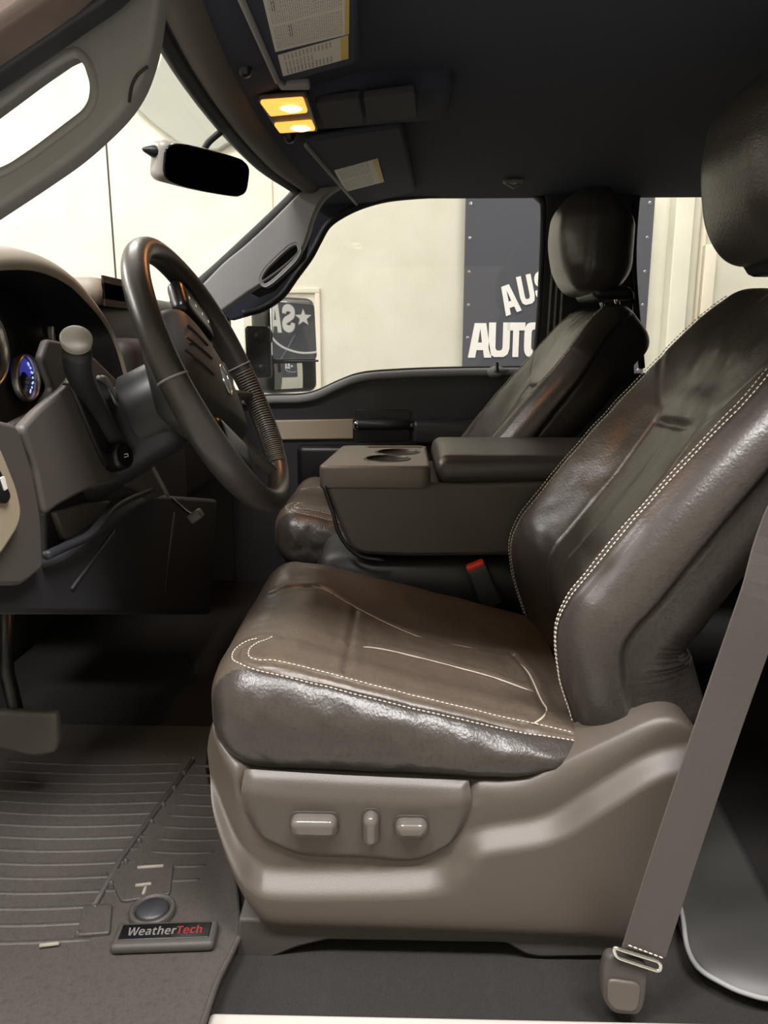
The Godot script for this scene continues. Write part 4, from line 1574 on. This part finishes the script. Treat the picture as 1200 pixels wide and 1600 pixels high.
	rr_box(st, Vector3(0.36, 0.34, 0.66), 0.04, Transform3D(Basis(), Vector3(-0.70, 0.50, -0.50)))
	obj("glove_box", st, M.knee, t)
	# small vent on the dash top by the hood
	var ve := on_x(174, 468, -0.56)
	st = new_st()
	soft_box(st, Vector3(0.12, 0.05, 0.30), 0.012, 0.02, func(p: Vector3, _d: Vector3) -> Vector3:
		return Vector3(-0.60 + p.x, 0.812 + p.y, 0.00 + p.z))
	var vb := obj("top_tray", st, M.hood, t)
	for k in 3:
		st = new_st()
		rr_box(st, Vector3(0.004, 0.03, 0.26), 0.001, Transform3D(Basis(), Vector3(-0.5395, 0.800 + 0.012 * k, 0.0)))
		obj("tray_line", st, M.seam, vb)
	# footwell: brake pedal, small connector and a red edge in the dark
	var bp := thing("brake_pedal", "grey pedal pad low in the dark footwell", "pedal", on_y(40, 1200, -0.03))
	st = new_st()
	slab(st, fillet(xy([[-20, 1112], [88, 1116], [90, 1160], [86, 1178], [50, 1184], [18, 1176], [-20, 1166]], 0.44), 0.008, 3), 0.42, 0.44, 0.006)
	obj("pad", st, M.dash, bp)
	st = new_st()
	tube(st, v3([on_z(30, 1130, 0.425), on_z(10, 1050, 0.40), on_z(10, 960, 0.36)]), 0.012, 8)
	obj("arm", st, M.black, bp)
	var hr := thing("hood_release", "thin red edged release lever under the dash", "lever", on_z(140, 942, 0.40))
	st = new_st()
	tube(st, v3([on_z(112, 945, 0.40), on_z(140, 940, 0.40), on_z(160, 937, 0.40)]), 0.0016, 6)
	obj("red_edge", st, M.red_dim, hr)
	st = new_st()
	rr_box(st, Vector3(0.07, 0.012, 0.03), 0.004, Transform3D(Basis(), on_z(136, 947, 0.385)))
	obj("lever", st, M.black, hr)
	st = new_st()
	rr_box(st, Vector3(0.022, 0.016, 0.02), 0.003, Transform3D(Basis(Vector3(0, 0, 1), 0.6), on_z(306, 806, 0.33)))
	var dl := obj("data_connector", st, M.dash, t, "small grey connector")
	st = new_st()
	tube(st, curve3(v3([on_z(300, 805, 0.325), on_z(290, 798, 0.31), on_z(270, 780, 0.29)]), 10), 0.003, 6)
	obj("lead", st, M.black, dl)
func gauge(c: Vector3, r: float, parent: Node3D, lit: bool) -> void:
	var f := facing(c, Vector3(1, 0, 0))
	var st := new_st()
	lathe(st, [[0.0, 0.001], [r * 0.9, 0.001], [r * 0.92, 0.0]], f, 32)
	obj("gauge_face", st, M.gauge, parent)
	if lit:
		st = new_st()
		var arc := PackedVector2Array()
		for k in 25:
			var a := lerpf(0.15, 2.7, k / 24.0)
			arc.append(Vector2(-c.z + cos(a) * r * 0.86, c.y + sin(a) * r * 0.86))
		for k in 13:
			var a := lerpf(2.5, 0.4, k / 12.0)
			arc.append(Vector2(-c.z + cos(a) * r * 0.45, c.y - r * 0.2 + sin(a) * r * 0.45))
		plate_x(st, arc, c.x, c.x + 0.002, 0.0003)
		obj("gauge_glow", st, M.gauge_blue, parent, "blue backlit arc")
	st = new_st()
	lathe(st, [[r * 0.90, 0.0], [r * 0.92, 0.010], [r * 0.97, 0.012], [r * 1.02, 0.008], [r * 1.03, 0.0]], f, 36)
	obj("gauge_bezel", st, M.silver, parent)
	st = new_st()
	for k in 7:
		var a := -0.9 + 1.9 * k / 6.0
		var o := Vector3(c.x + 0.003, c.y - sin(a) * r * 0.72, c.z - cos(a) * r * 0.72)
		rr_box(st, Vector3(0.001, r * (0.18 if k % 2 == 0 else 0.10), r * 0.09), 0.0003, Transform3D(Basis(Vector3(1, 0, 0), a + PI / 2), o))
	obj("gauge_ticks", st, M.gauge_tick if lit else M.dash, parent)

# ------------------------------------------------------------------ overhead things
func label_tex(seed_n: int, w: int, h: int, cols: Array) -> ImageTexture:
	# rows of unreadable small print in blocks, with a yellow warning band
	var im := Image.create(w, h, false, Image.FORMAT_RGB8)
	im.fill(Color8(208, 205, 196))
	rng.seed = seed_n
	for b in cols:
		var y: int = b[1]
		while y < b[3]:
			var x: int = b[0]
			while x < b[2]:
				var l := rng.randi_range(4, 14)
				im.fill_rect(Rect2i(x, y, mini(l, b[2] - x), 3), Color8(b[4], b[4], b[4]))
				x += l + 4
			y += 7
	im.fill_rect(Rect2i(0, h - 14, w, 14), Color8(206, 178, 80))
	return ImageTexture.create_from_image(im)
func print_card(called: String, a: Vector3, b: Vector3, c: Vector3, tex: Texture2D, parent: Node3D, lift: Vector3) -> void:
	# thin paper card: a corner, b along the width, c along the height
	var st := SurfaceTool.new()
	st.begin(Mesh.PRIMITIVE_TRIANGLES)
	var d := b + c - a
	var o := [a, b, d, c]
	var uv := [Vector2(0, 0), Vector2(1, 0), Vector2(1, 1), Vector2(0, 1)]
	var nrm := (b - a).cross(c - a).normalized()
	if nrm.dot(lift) < 0: nrm = -nrm
	var order := [0, 1, 2, 0, 2, 3]
	if (b - a).cross(d - a).dot(nrm) > 0: order = [0, 2, 1, 0, 3, 2]
	for k in order:
		st.set_uv(uv[k])
		st.set_normal(nrm)
		st.add_vertex(o[k] + lift)
	for e in 4:
		var f := (e + 1) % 4
		for q in [o[e] + lift, o[f] + lift, o[f], o[e] + lift, o[f], o[e]]:
			st.set_uv(Vector2(0.01, 0.01))
			st.set_normal(nrm)
			st.add_vertex(q)
	var m := mat(Color(1, 1, 1), 0.6)
	m.albedo_texture = tex
	m.cull_mode = BaseMaterial3D.CULL_DISABLED
	var o2 := MeshInstance3D.new()
	o2.mesh = st.commit()
	o2.mesh.surface_set_material(0, m)
	o2.name = called
	parent.add_child(o2, true)
	o2.position = -parent.position
func visor(label: String, pts: Array, y0: float, y1: float) -> Array:
	# pts: four pixel corners on the visor's lower face, front edge first; y0 front height, y1 rear height
	var c := []
	for i in 4: c.append(on_y(pts[i][0], pts[i][1], y0 if i < 2 else y1))
	var mid: Vector3 = (c[0] + c[1] + c[2] + c[3]) * 0.25
	var t := thing("sun_visor", label, "sun visor", mid)
	var ez: Vector3 = (c[0] - c[1]).normalized()          # along the front edge, towards the driver
	var ex: Vector3 = (c[2] - c[1])
	ex = (ex - ez * ex.dot(ez)).normalized()
	var ey := ez.cross(ex).normalized()
	if ey.y < 0: ey = -ey
	return [t, c, ex, ey, ez]
func overhead() -> void:
	var up := Vector3.UP
	# driver's visor, folded up
	for drv in [true, false]:
		var v: Array
		if drv: v = visor("dark driver's sun visor with two printed warning labels", [[338, -90], [436, 132], [560, 100], [560, -90]], 1.118, 1.135)
		else: v = visor("dark passenger sun visor with one small warning label", [[474, 222], [560, 322], [650, 300], [628, 200]], 1.118, 1.135)
		var t: Node3D = v[0]
		var c: Array = v[1]
		var st := new_st()
		var poly := PackedVector2Array()
		for p in c: poly.append(Vector2(p.x, -p.z))
		var pr := fillet(poly, 0.018, 4)
		var rows := []
		var cx := t.position
		for s in [[0.0, 0.006], [0.004, 0.0], [0.010, 0.0], [0.014, 0.006]]:
			var row := PackedVector3Array()
			for p in inset(ccw(pr, true), s[1]):
				row.append(Vector3(p.x, visor_y(c, p) + s[0], -p.y))
			rows.append(row)
		grid(st, rows, true)
		for e in [0, 3]:
			var row: PackedVector3Array = rows[e]
			var mid := Vector3.ZERO
			for p in row: mid += p / row.size()
			st.set_smooth_group(2)
			for i in row.size():
				var k := (i + 1) % row.size()
				if e == 0: tri(st, row[k], row[i], mid)
				else: tri(st, row[i], row[k], mid)
			st.set_smooth_group(1)
		obj("visor_body", st, M.headliner, t)
		# piped front edge
		st = new_st()
		tube(st, v3([c[0].lerp(c[1], 0.03), c[0].lerp(c[1], 0.5), c[0].lerp(c[1], 0.96), c[1].lerp(c[2], 0.06)]), 0.005, 8)
		obj("edge_piping", st, M.pillar, t)
		if drv:
			var tex1 := label_tex(4, 256, 256, [[12, 12, 120, 230, 150], [132, 12, 246, 230, 150], [20, 20, 60, 30, 70], [140, 60, 200, 70, 70]])
			card_on(t, c, [[410, -4], [546, -40], [548, 40], [430, 80]], tex1, "warning_label")
			var tex2 := label_tex(8, 256, 128, [[10, 10, 70, 100, 130], [90, 10, 160, 60, 140], [170, 10, 246, 100, 120]])
			card_on(t, c, [[434, 86], [544, 55], [545, 92], [442, 118]], tex2, "warning_label")
		else:
			var tex3 := label_tex(15, 256, 128, [[10, 10, 120, 100, 130], [134, 10, 246, 100, 140]])
			card_on(t, c, [[522, 266], [590, 247], [604, 276], [540, 299]], tex3, "warning_label")
		# pivot clip on the inner end
		var q: Vector3 = c[1]
		st = new_st()
		rr_box(st, Vector3(0.05, 0.014, 0.022), 0.005, Transform3D(Basis(), Vector3(q.x + 0.022, q.y + 0.006, q.z + (-0.018 if drv else 0.018))))
		obj("pivot_clip", st, M.pillar, t)
		st = new_st()
		var hk := on_y(382, 108, 1.128) if drv else on_y(452, 214, 1.128)
		lathe(st, [[0.0, 0.012], [0.008, 0.010], [0.012, 0.0], [0.018, -0.008]], facing(hk, Vector3(0.2, -1, 0.2)), 14)
		obj("retaining_clip", st, M.black, t)
	# overhead console and map lamp
	var yc := 1.128
	var oc := thing("overhead_console", "dark overhead console with two flush switch panels", "console", Vector3(-0.1, yc, 0))
	var st := new_st()
	soft_box(st, Vector3(0.37, 0.06, 0.21), 0.022, 0.012, func(p: Vector3, _d: Vector3) -> Vector3:
		return Vector3(-0.10 + p.x, yc + 0.033 + p.y + 0.016 * smooth(-0.1, 0.2, p.x), p.z))
	obj("housing", st, M.headliner, oc)
	for l in [[[492, 158], [562, 150], [568, 190], [506, 196]], [[568, 150], [648, 140], [652, 180], [574, 189]]]:
		st = new_st()
		var pl := PackedVector2Array()
		for p in l:
			var w := on_y(p[0], p[1], yc + 0.003)
			pl.append(Vector2(w.x, -w.z))
		plate_y(st, fillet(pl, 0.005, 3), yc - 0.001, yc + 0.012, 0.002)
		obj("switch_blank", st, M.blank, oc)
	var lamp := thing("map_lamp", "lit amber map lamp with two lenses on the overhead console", "lamp", Vector3(-0.21, yc, 0))
	st = new_st()
	var fr := PackedVector2Array()
	for p in [[402, 158], [480, 152], [497, 206], [436, 210]]:
		var w := on_y(p[0], p[1], yc - 0.010)
		fr.append(Vector2(w.x, -w.z))
	plate_y(st, fillet(fr, 0.008, 3), yc - 0.010, yc + 0.001, 0.003)
	obj("bezel", st, M.dash, lamp)
	for l in [[[406, 161], [474, 156], [481, 176], [422, 182]], [[428, 196], [487, 191], [493, 204], [437, 208]]]:
		st = new_st()
		var pl := PackedVector2Array()
		var mid := Vector3.ZERO
		for p in l:
			var w := on_y(p[0], p[1], yc - 0.015)
			pl.append(Vector2(w.x, -w.z))
			mid += w * 0.25
		plate_y(st, fillet(pl, 0.006, 3), yc - 0.016, yc - 0.009, 0.003)
		var le := obj("lens", st, M.lens, lamp, "glowing amber lens")
		st = new_st()
		lathe(st, [[0.0, 0.0035], [0.012, 0.003], [0.019, 0.0]], facing(mid + Vector3(0.010, -0.001, 0), Vector3(0, -1, 0)), 16)
		obj("bulb_spot", st, M.lens_hot, le, "bright bulb behind the lens")
		var om := SpotLight3D.new()
		om.name = "lamp_light"
		om.rotation_degrees = Vector3(-90, 0, 0)
		om.spot_angle = 72.0
		om.spot_angle_attenuation = 0.6
		om.light_color = Color(1.0, 0.62, 0.28)
		om.light_energy = LAMP_ENERGY
		om.light_size = 0.02
		om.spot_range = 6.0
		om.spot_attenuation = 2.0
		om.shadow_enabled = true
		lamp.add_child(om)
		om.position = mid + Vector3(0, -0.012, 0) - lamp.position
	# coat hook on the far roof edge
	var hp := on_z(802, 274, -0.70)
	hp.y = roof_y(hp.x, -0.70)
	var hook := thing("coat_hook", "small grey coat hook on the headliner above the passenger window", "hook", hp)
	st = new_st()
	rr_box(st, Vector3(0.055, 0.012, 0.02), 0.005, Transform3D(Basis(), hp + Vector3(0, -0.004, 0)))
	obj("plate", st, M.pillar, hook)
	st = new_st()
	tube(st, v3([hp + Vector3(-0.018, -0.010, 0), hp + Vector3(0, -0.022, 0.008), hp + Vector3(0.018, -0.010, 0)]), 0.004, 6)
	obj("loop", st, M.pillar, hook)
	# rear view mirror turned towards the driver
	var ml := on_z(250, 250, 0.075)
	var mr := on_z(380, 280, -0.085)
	var cen := (ml + mr) * 0.5
	var ax := (mr - ml).normalized()
	var mt := thing("rear_view_mirror", "dark rear view mirror with a silver edged housing hanging from the windshield", "mirror", cen)
	var len := (mr - ml).length() + 0.012
	var nn := Vector3(-ax.z, 0, ax.x).normalized()
	if nn.z < 0: nn = -nn
	var fz := (nn + Vector3(0, -0.26, 0)).normalized()
	var fx := (ax - fz * ax.dot(fz)).normalized()
	var fy := fz.cross(fx)
	var mx := Transform3D(Basis(fx, fy, fz), cen)
	st = new_st()
	soft_box(st, Vector3(len, 0.070, 0.036), 0.015, 0.005, func(p: Vector3, d: Vector3) -> Vector3:
		var k := p.x / len
		return mx * Vector3(p.x, p.y * (1.0 + 0.10 * cos(k * PI)), p.z - 0.010 - 0.018 * (1.0 - 4.0 * k * k) * maxf(-d.z, 0)))
	obj("housing", st, M.mirror_shell, mt)
	st = new_st()
	var mp := PackedVector2Array()
	for i in 40:
		var a := TAU * i / 40
		var cx := signf(cos(a)) * pow(absf(cos(a)), 0.35)
		var cy := signf(sin(a)) * pow(absf(sin(a)), 0.5)
		mp.append(Vector2(cx * (len * 0.5 - 0.004) + 0.004, cy * 0.0345 * (1.0 + 0.08 * cos(cx * 1.5))))
	slab(st, mp, 0.002, 0.0105, 0.002, mx)
	obj("glass", st, M.dim_mirror, mt, "dark mirror glass")
	st = new_st()
	lathe(st, [[0.0, 0.022], [0.004, 0.018], [0.011, 0.0], [0.011, -0.006]], facing(mx * Vector3(-len * 0.5 - 0.002, 0.012, -0.012), -fx + Vector3(0, 0.0, -0.2)), 10)
	obj("dimming_button", st, M.black, mt)
	st = new_st()
	var m0 := mx * Vector3(0.008, 0.03, -0.02)
	var m1 := header(-0.02) + Vector3(-0.01, -0.004, 0)
	tube(st, curve3(v3([m0, m0.lerp(m1, 0.5) + Vector3(-0.006, 0, 0), m1]), 10), 0.0062, 10)
	obj("stem", st, M.black, mt)
const LAMP_ENERGY := 0.035
func visor_y(c: Array, p: Vector2) -> float:
	# height of the visor plane at (x, -z)
	var n: Vector3 = (c[1] - c[0]).cross(c[2] - c[0])
	return c[0].y - (n.x * (p.x - c[0].x) + n.z * (-p.y - c[0].z)) / n.y
func card_on(t: Node3D, c: Array, px: Array, tex: Texture2D, called: String) -> void:
	var n: Vector3 = (c[1] - c[0]).cross(c[2] - c[0]).normalized()
	var w := []
	for p in px:
		var d := ray(p[0], p[1])
		w.append(EYE + d * (n.dot(c[0] - EYE) / n.dot(d)))
	if n.y > 0: n = -n
	# the print runs across the visor: width from w0 to w3, height towards the rear
	print_card(called, w[0], w[3], w[1], tex, t, n * 0.0012)

# ------------------------------------------------------------------ side mirror
func side_mirror() -> void:
	var z := -1.08
	var tl := on_z(424, 466, z)
	var br := on_z(497, 612, z)
	var cen := (tl + br) * 0.5
	var t := thing("side_mirror", "black towing side mirror with two stacked glasses outside the passenger window", "mirror", cen)
	# the glass looks back along the truck
	var n := MIRROR_N.normalized()
	var fx := Vector3.UP.cross(n).normalized()
	var fy := n.cross(fx)
	var xf := Transform3D(Basis(fx, fy, n), cen)
	var st := new_st()
	soft_box(st, Vector3(0.215, 0.315, 0.10), 0.03, 0.012, func(p: Vector3, d: Vector3) -> Vector3:
		return xf * Vector3(p.x * (1.0 - 0.04 * p.y / 0.3), p.y, p.z - 0.048 - 0.02 * maxf(-d.z, 0)))
	obj("housing", st, M.black, t)
	st = new_st()
	slab(st, fillet(v2([[-0.101, -0.045], [0.096, -0.045], [0.088, 0.138], [-0.101, 0.142]]), 0.015, 4), -0.004, 0.005, 0.002, xf)
	obj("main_glass", st, M.mirror, t, "flat mirror glass")
	# lower glass bulges slightly
	st = new_st()
	var rows := []
	for i in 15:
		var row := PackedVector3Array()
		for j in 15:
			var a := (j / 14.0 - 0.5) * 2.0
			var b := (i / 14.0 - 0.5) * 2.0
			row.append(xf * Vector3(-0.034 + a * 0.062, -0.100 + b * 0.042, 0.0058 - 0.0016 * (a * a + b * b)))
		rows.append(row)
	grid(st, rows)
	obj("spotter_glass", st, M.mirror, t, "small convex mirror glass")
	st = new_st()
	var dv := xf * Vector3(0, -0.052, 0.004)
	tube(st, v3([xf * Vector3(-0.095, -0.052, 0.004), dv, xf * Vector3(0.1, -0.052, 0.004)]), 0.004, 6)
	obj("divider", st, M.dark, t)
	# arm to the door
	for y in [0.03, -0.05]:
		st = new_st()
		var a := xf * Vector3(-0.10, y, -0.05)
		var b := Vector3(-0.44, cen.y + y * 1.2 - 0.01, -0.87)
		tube(st, v3([a, a.lerp(b, 0.5), b]), 0.022, 10)
		obj("arm", st, M.black, t)
	st = new_st()
	rr_box(st, Vector3(0.08, 0.16, 0.03), 0.012, Transform3D(Basis(), Vector3(-0.45, cen.y - 0.02, -0.885)))
	obj("mount", st, M.black, t)
const MIRROR_N := Vector3(0.757, 0.0, 0.654)
# what the side mirror shows: a second banner on the wall behind the truck
func mirror_banner() -> void:
	# the ray through the middle of the glass, turned back by it, meets the wall here
	var m := on_z(460, 540, -1.08)
	var n := MIRROR_N.normalized()
	var d := (m - EYE).normalized()
	var r := d - n * (2.0 * d.dot(n))
	var x := 5.17
	var h := m + r * ((x - m.x) / r.x)
	var k := (m.distance_to(EYE) + m.distance_to(h)) / FOCAL
	var t := thing("banner", "charcoal banner with a white star and SA lettering on the wall behind the truck", "banner", Vector3(x, h.y - 0.6, h.z))
	var st := new_st()
	plate_x(st, v2([[-h.z - 0.46, h.y - 0.38], [-h.z + 0.36, h.y - 0.38], [-h.z + 0.36, h.y + 0.62], [-h.z - 0.46, h.y + 0.62]]), x, x + 0.02, 0.002)
	obj("sheet", st, M.banner, t)
	var face := Basis(Vector3(0, 0, 1), Vector3(0, 1, 0), Vector3(-1, 0, 0))
	var spot := func(px: float, py: float) -> Vector3:
		return Vector3(x - 0.006, h.y - (py - 540.0) * k, h.z - (px - 460.0) * k)
	for l in [["A", 431, 19.0], ["S", 451, 19.0]]:
		fit_letter(l[0], spot.call(l[1], 500), 0.0, l[2] * k, 42.0 * k, t, face)
	st = new_st()
	star_shape(st, 13.0 * k, Transform3D(face, spot.call(473, 499)))
	obj("star", st, M.white_print, t)
	st = new_st()
	tube(st, curve3(v3([spot.call(424, 527), spot.call(436, 539), spot.call(452, 547), spot.call(470, 551), spot.call(490, 550), spot.call(505, 545)]), 30), 0.012, 8)
	obj("swoosh", st, M.white_print, t)
	st = new_st()
	tube(st, v3([spot.call(460, 524), spot.call(448, 545), spot.call(438, 560)]), 0.009, 8)
	obj("stroke", st, M.banner_grey, t)
# ------------------------------------------------------------------ floor mats
func mats() -> void:
	var t := thing("floor_mat", "ribbed dark grey rubber floor mat in the driver's footwell", "floor mat", Vector3(-0.45, -0.04, 0.5))
	var y := -0.022
	var st := new_st()
	var edge := curve2(v2([]), 1) if false else PackedVector2Array()
	for p in [[-60, 1640], [300, 1640], [318, 1596], [330, 1560], [342, 1528], [362, 1488], [378, 1452], [372, 1380], [345, 1290], [322, 1200], [330, 1140]]:
		var w := on_y(p[0], p[1], y)
		edge.append(Vector2(w.x, -w.z))
	edge.append(Vector2(-0.26, -0.16)); edge.append(Vector2(-0.85, -0.16)); edge.append(Vector2(-0.88, -0.80))
	plate_y(st, fillet(edge, 0.02, 3), y - 0.018, y, 0.004)
	obj("tray", st, M.mat, t)
	# raised lip along the door side edge
	st = new_st()
	var lip := PackedVector3Array()
	for p in [[306, 1625], [318, 1596], [330, 1560], [342, 1528], [362, 1488], [380, 1450]]: lip.append(on_y(p[0], p[1], y + 0.004))
	tube(st, curve3(lip, 24), 0.0042, 8)
	obj("lip", st, M.mat, t)
	# ribs running fore and aft on both sides of a bead
	var mk := func(x0: float, x1: float, z: float, w: float, bow: float) -> void:
		var s := new_st()
		var p := PackedVector3Array()
		for i in 9:
			var f := i / 8.0
			p.append(Vector3(lerpf(x0, x1, f), y - w * 0.45, z + bow * sin(f * PI)))
		tube(s, p, w, 6, false, 0.8)
		obj("rib", s, M.mat, t)
	for k in 15:
		var z := 0.30 + 0.030 * k
		mk.call(-0.72 + 0.004 * k, -0.395, z, 0.0048, 0.010)
		if z < 0.62: mk.call(-0.375, -0.255 - 0.03 * smooth(0.4, 0.6, z), z + 0.006, 0.0042, 0.003)
	st = new_st()
	tube(st, v3([on_y(302, 1188, y), on_y(190, 1340, y), on_y(122, 1462, y)]), 0.005, 6)
	obj("bead", st, M.mat, t)
	for k in 10:
		var q := on_y(302, 1188, y).lerp(on_y(122, 1462, y), k / 9.0)
		st = new_st()
		lathe(st, [[0.0, 0.008], [0.003, 0.0065], [0.0045, 0.0]], Transform3D(Basis(), q), 8)
		obj("bead_nub", st, M.mat, t)
	# raised square near the plate, pale highlights painted as lines
	st = new_st()
	var sq := PackedVector2Array()
	for p in [[130, 1420], [176, 1416], [172, 1462], [120, 1466]]:
		var w := on_y(p[0], p[1], y)
		sq.append(Vector2(w.x, -w.z))
	plate_y(st, fillet(sq, 0.004, 2), y - 0.002, y + 0.005, 0.002)
	obj("raised_block", st, M.mat, t)
	st = new_st()
	var sq2 := PackedVector2Array()
	for p in [[165, 1362], [272, 1352], [266, 1400], [190, 1412]]:
		var w := on_y(p[0], p[1], y)
		sq2.append(Vector2(w.x, -w.z))
	plate_y(st, fillet(sq2, 0.006, 2), y - 0.002, y + 0.004, 0.002)
	obj("raised_block", st, M.mat, t)
	for l in [[[215, 1356], [255, 1353]], [[212, 1384], [236, 1381]], [[228, 1384], [224, 1397]], [[62, 1478], [92, 1474]]]:
		st = new_st()
		tube(st, v3([on_y(l[0][0], l[0][1], y + 0.004), on_y(l[1][0], l[1][1], y + 0.004)]), 0.0026, 6)
		obj("highlight_line", st, M.highlight_paint, t)
	# retention post
	var q := on_y(238, 1420, y + 0.008)
	st = new_st()
	lathe(st, [[0.030, -0.010], [0.030, 0.0], [0.027, 0.003], [0.0235, 0.001], [0.022, -0.002]], Transform3D(Basis(), q), 32)
	obj("post_ring", st, M.mat, t)
	st = new_st()
	lathe(st, [[0.0, 0.003], [0.018, 0.003], [0.0215, 0.0], [0.0215, -0.008]], Transform3D(Basis(), q), 32)
	obj("retention_post", st, M.dark, t, "round mat retention post")
	# maker's plate
	var a := on_y(170, 1484, y + 0.010)
	var b := on_y(334, 1478, y + 0.010)
	var c := on_y(190, 1444, y + 0.010)
	var ux := (b - a).normalized()
	var uz := Vector3(0, 1, 0).cross(ux).normalized()
	var w := (b - a).length()
	var h := absf((c - a).dot(uz))
	var tilt := Basis(ux, 0.0)
	var pb := Basis(ux, tilt * -uz * -1.0, tilt * Vector3.UP)
	var ctr := a + ux * w * 0.5 + uz * h * 0.5 - Vector3(0, 0.003, 0)
	var up := (tilt * uz).normalized()
	pb = Basis(ux, up, ux.cross(up).normalized())
	if pb.z.y < 0: pb = Basis(ux, -up, -pb.z)
	up = pb.y
	st = new_st()
	rr_box(st, Vector3(w, h, 0.014), 0.006, Transform3D(pb, ctr))
	var pl := obj("maker_plate", st, M.skirt, t, "raised maker's plate on the mat")
	st = new_st()
	rr_box(st, Vector3(w * 0.88, h * 0.62, 0.004), 0.0015, Transform3D(pb, ctr + pb.z * 0.006 + up * h * 0.04))
	obj("plate_inset", st, M.gloss, pl)
	for wd in [["Weather", -0.13, M.plate_grey], ["Tech", 0.235, M.plate_red]]:
		var m := letter(wd[0], h * 0.34, 1.0)
		var o := MeshInstance3D.new()
		o.mesh = m
		m.surface_set_material(0, wd[2])
		o.name = "plate_lettering"
		pl.add_child(o, true)
		var k: float = w * (0.47 if wd[0] == "Weather" else 0.25) / m.get_aabb().size.x
		o.transform = Transform3D(pb * Basis.from_scale(Vector3(k, 1, 0.15)), ctr + pb.z * 0.0085 + up * h * 0.04 + ux * w * wd[1])
	# rear mat behind the seat
	var r := thing("floor_mat", "smooth grey rear floor mat behind the driver's seat belt", "floor mat", Vector3(0.6, -0.04, 0.5))
	var e2 := curve3(v3([on_y(1056, 1395, -0.02), on_y(1066, 1430, -0.02), on_y(1074, 1480, -0.02), on_y(1092, 1513, -0.02), on_y(1130, 1537, -0.02), on_y(1165, 1552, -0.02), on_y(1210, 1562, -0.02), on_y(1300, 1566, -0.02)]), 40)
	var rows := []
	for k in 9:
		var f := k / 8.0
		var row := PackedVector3Array()
		for p in e2:
			var inner := Vector3(p.x * 0.8 + 0.16, -0.035, 0.15)
			var o := p.lerp(inner, f)
			o.y = -0.02 - 0.014 * smooth(0.0, 0.12, f)
			row.append(o)
		rows.append(row)
	st = new_st()
	shell(st, rows, Vector3(0, -0.004, 0))
	obj("tray", st, M.mat_rear, r)
	st = new_st()
	tube(st, e2, 0.0032, 8)
	obj("lip", st, M.pillar, r)

func _ready() -> void:
	wob.seed = 4
	wob.frequency = 0.05
	wob.fractal_octaves = 2
	make_materials()
	M.panel_glow = glow(Color(1.0, 0.97, 0.9), 6.0)
	M.banner_grey = mat(c8(130, 132, 138), 0.6)
	M.blank = mat(c8(50, 51, 58), 0.85)
	M.highlight_paint = mat(c8(136, 129, 118), 0.7)  # pale colour of the highlights painted on the mat
	M.satin = mat(c8(172, 168, 164), 0.45, 0.3)
	M.hood = mat(c8(150, 144, 133), 0.55)  # dash colour lightened to imitate light falling from the windshield
	M.lit_header_roll = mat(c8(92, 87, 82), 0.9)  # headliner fabric made paler to stand in for windshield light
	M.console = grained(c8(70, 64, 60), 0.5, null, 8.0, 0.2)
	M.console_top = grained(c8(92, 84, 78), 0.4, null, 8.0, 0.2)
	M.console_pad = grained(c8(56, 52, 50), 0.38, null, 8.0, 0.2)
	M.black_leather = mat(c8(34, 33, 34), 0.5)
	M.wheel_leather = mat(c8(58, 55, 53), 0.33)
	M.airbag = mat(c8(56, 55, 55), 0.55)
	M.lace = mat(c8(104, 98, 90), 0.35)
	M.spoke = mat(c8(92, 88, 84), 0.3)
	M.knee = mat(c8(40, 40, 44), 0.6)
	M.red_dim = mat(c8(150, 36, 32), 0.4)
	M.mirror_shell = mat(c8(150, 148, 143), 0.3)
	M.plate_grey = mat(c8(104, 101, 98), 0.5)
	M.plate_red = mat(c8(112, 34, 34), 0.5)
	M.mat_rear = mat(c8(64, 63, 62), 0.5)
	set_camera_and_light()
	ceiling_light(Vector3(-0.9, TOP, 1.95), 1.2, 0.4, "ceiling light over the driver's side of the hood", 1.2)
	ceiling_light(Vector3(0.9, TOP, 1.95), 1.2, 0.4, "ceiling light over the open driver's doorway", 1.25)
	ceiling_light(Vector3(-1.6, TOP, -1.9), 1.2, 0.4, "ceiling light over the passenger side of the hood", 0.42)
	ceiling_light(Vector3(1.4, TOP, -1.9), 1.2, 0.4, "ceiling light over the passenger side rear door", 0.55)
	ceiling_light(Vector3(-4.1, TOP, -1.1), 0.4, 1.2, "cross ceiling light ahead of the passenger headlamp", 1.15)
	ceiling_light(Vector3(-4.1, TOP, 1.1), 0.4, 1.2, "cross ceiling light ahead of the driver's headlamp", 1.3)
	workshop()
	banners()
	cab_shell()
	pillars()
	seat_outline()
	var drv := seat("dark brown leather driver's seat with pale contrast stitching")
	var pas := drv.duplicate()
	pas.name = numbered("car_seat")
	add_child(pas)
	pas.position += Vector3(-0.062, 0.005, -0.872)
	pas.set_meta("label", "dark leather passenger seat beside the center console")
	seat_base(drv)
	console()
	belts()
	steering()
	dash()
	overhead()
	side_mirror()
	mirror_banner()
	mats()
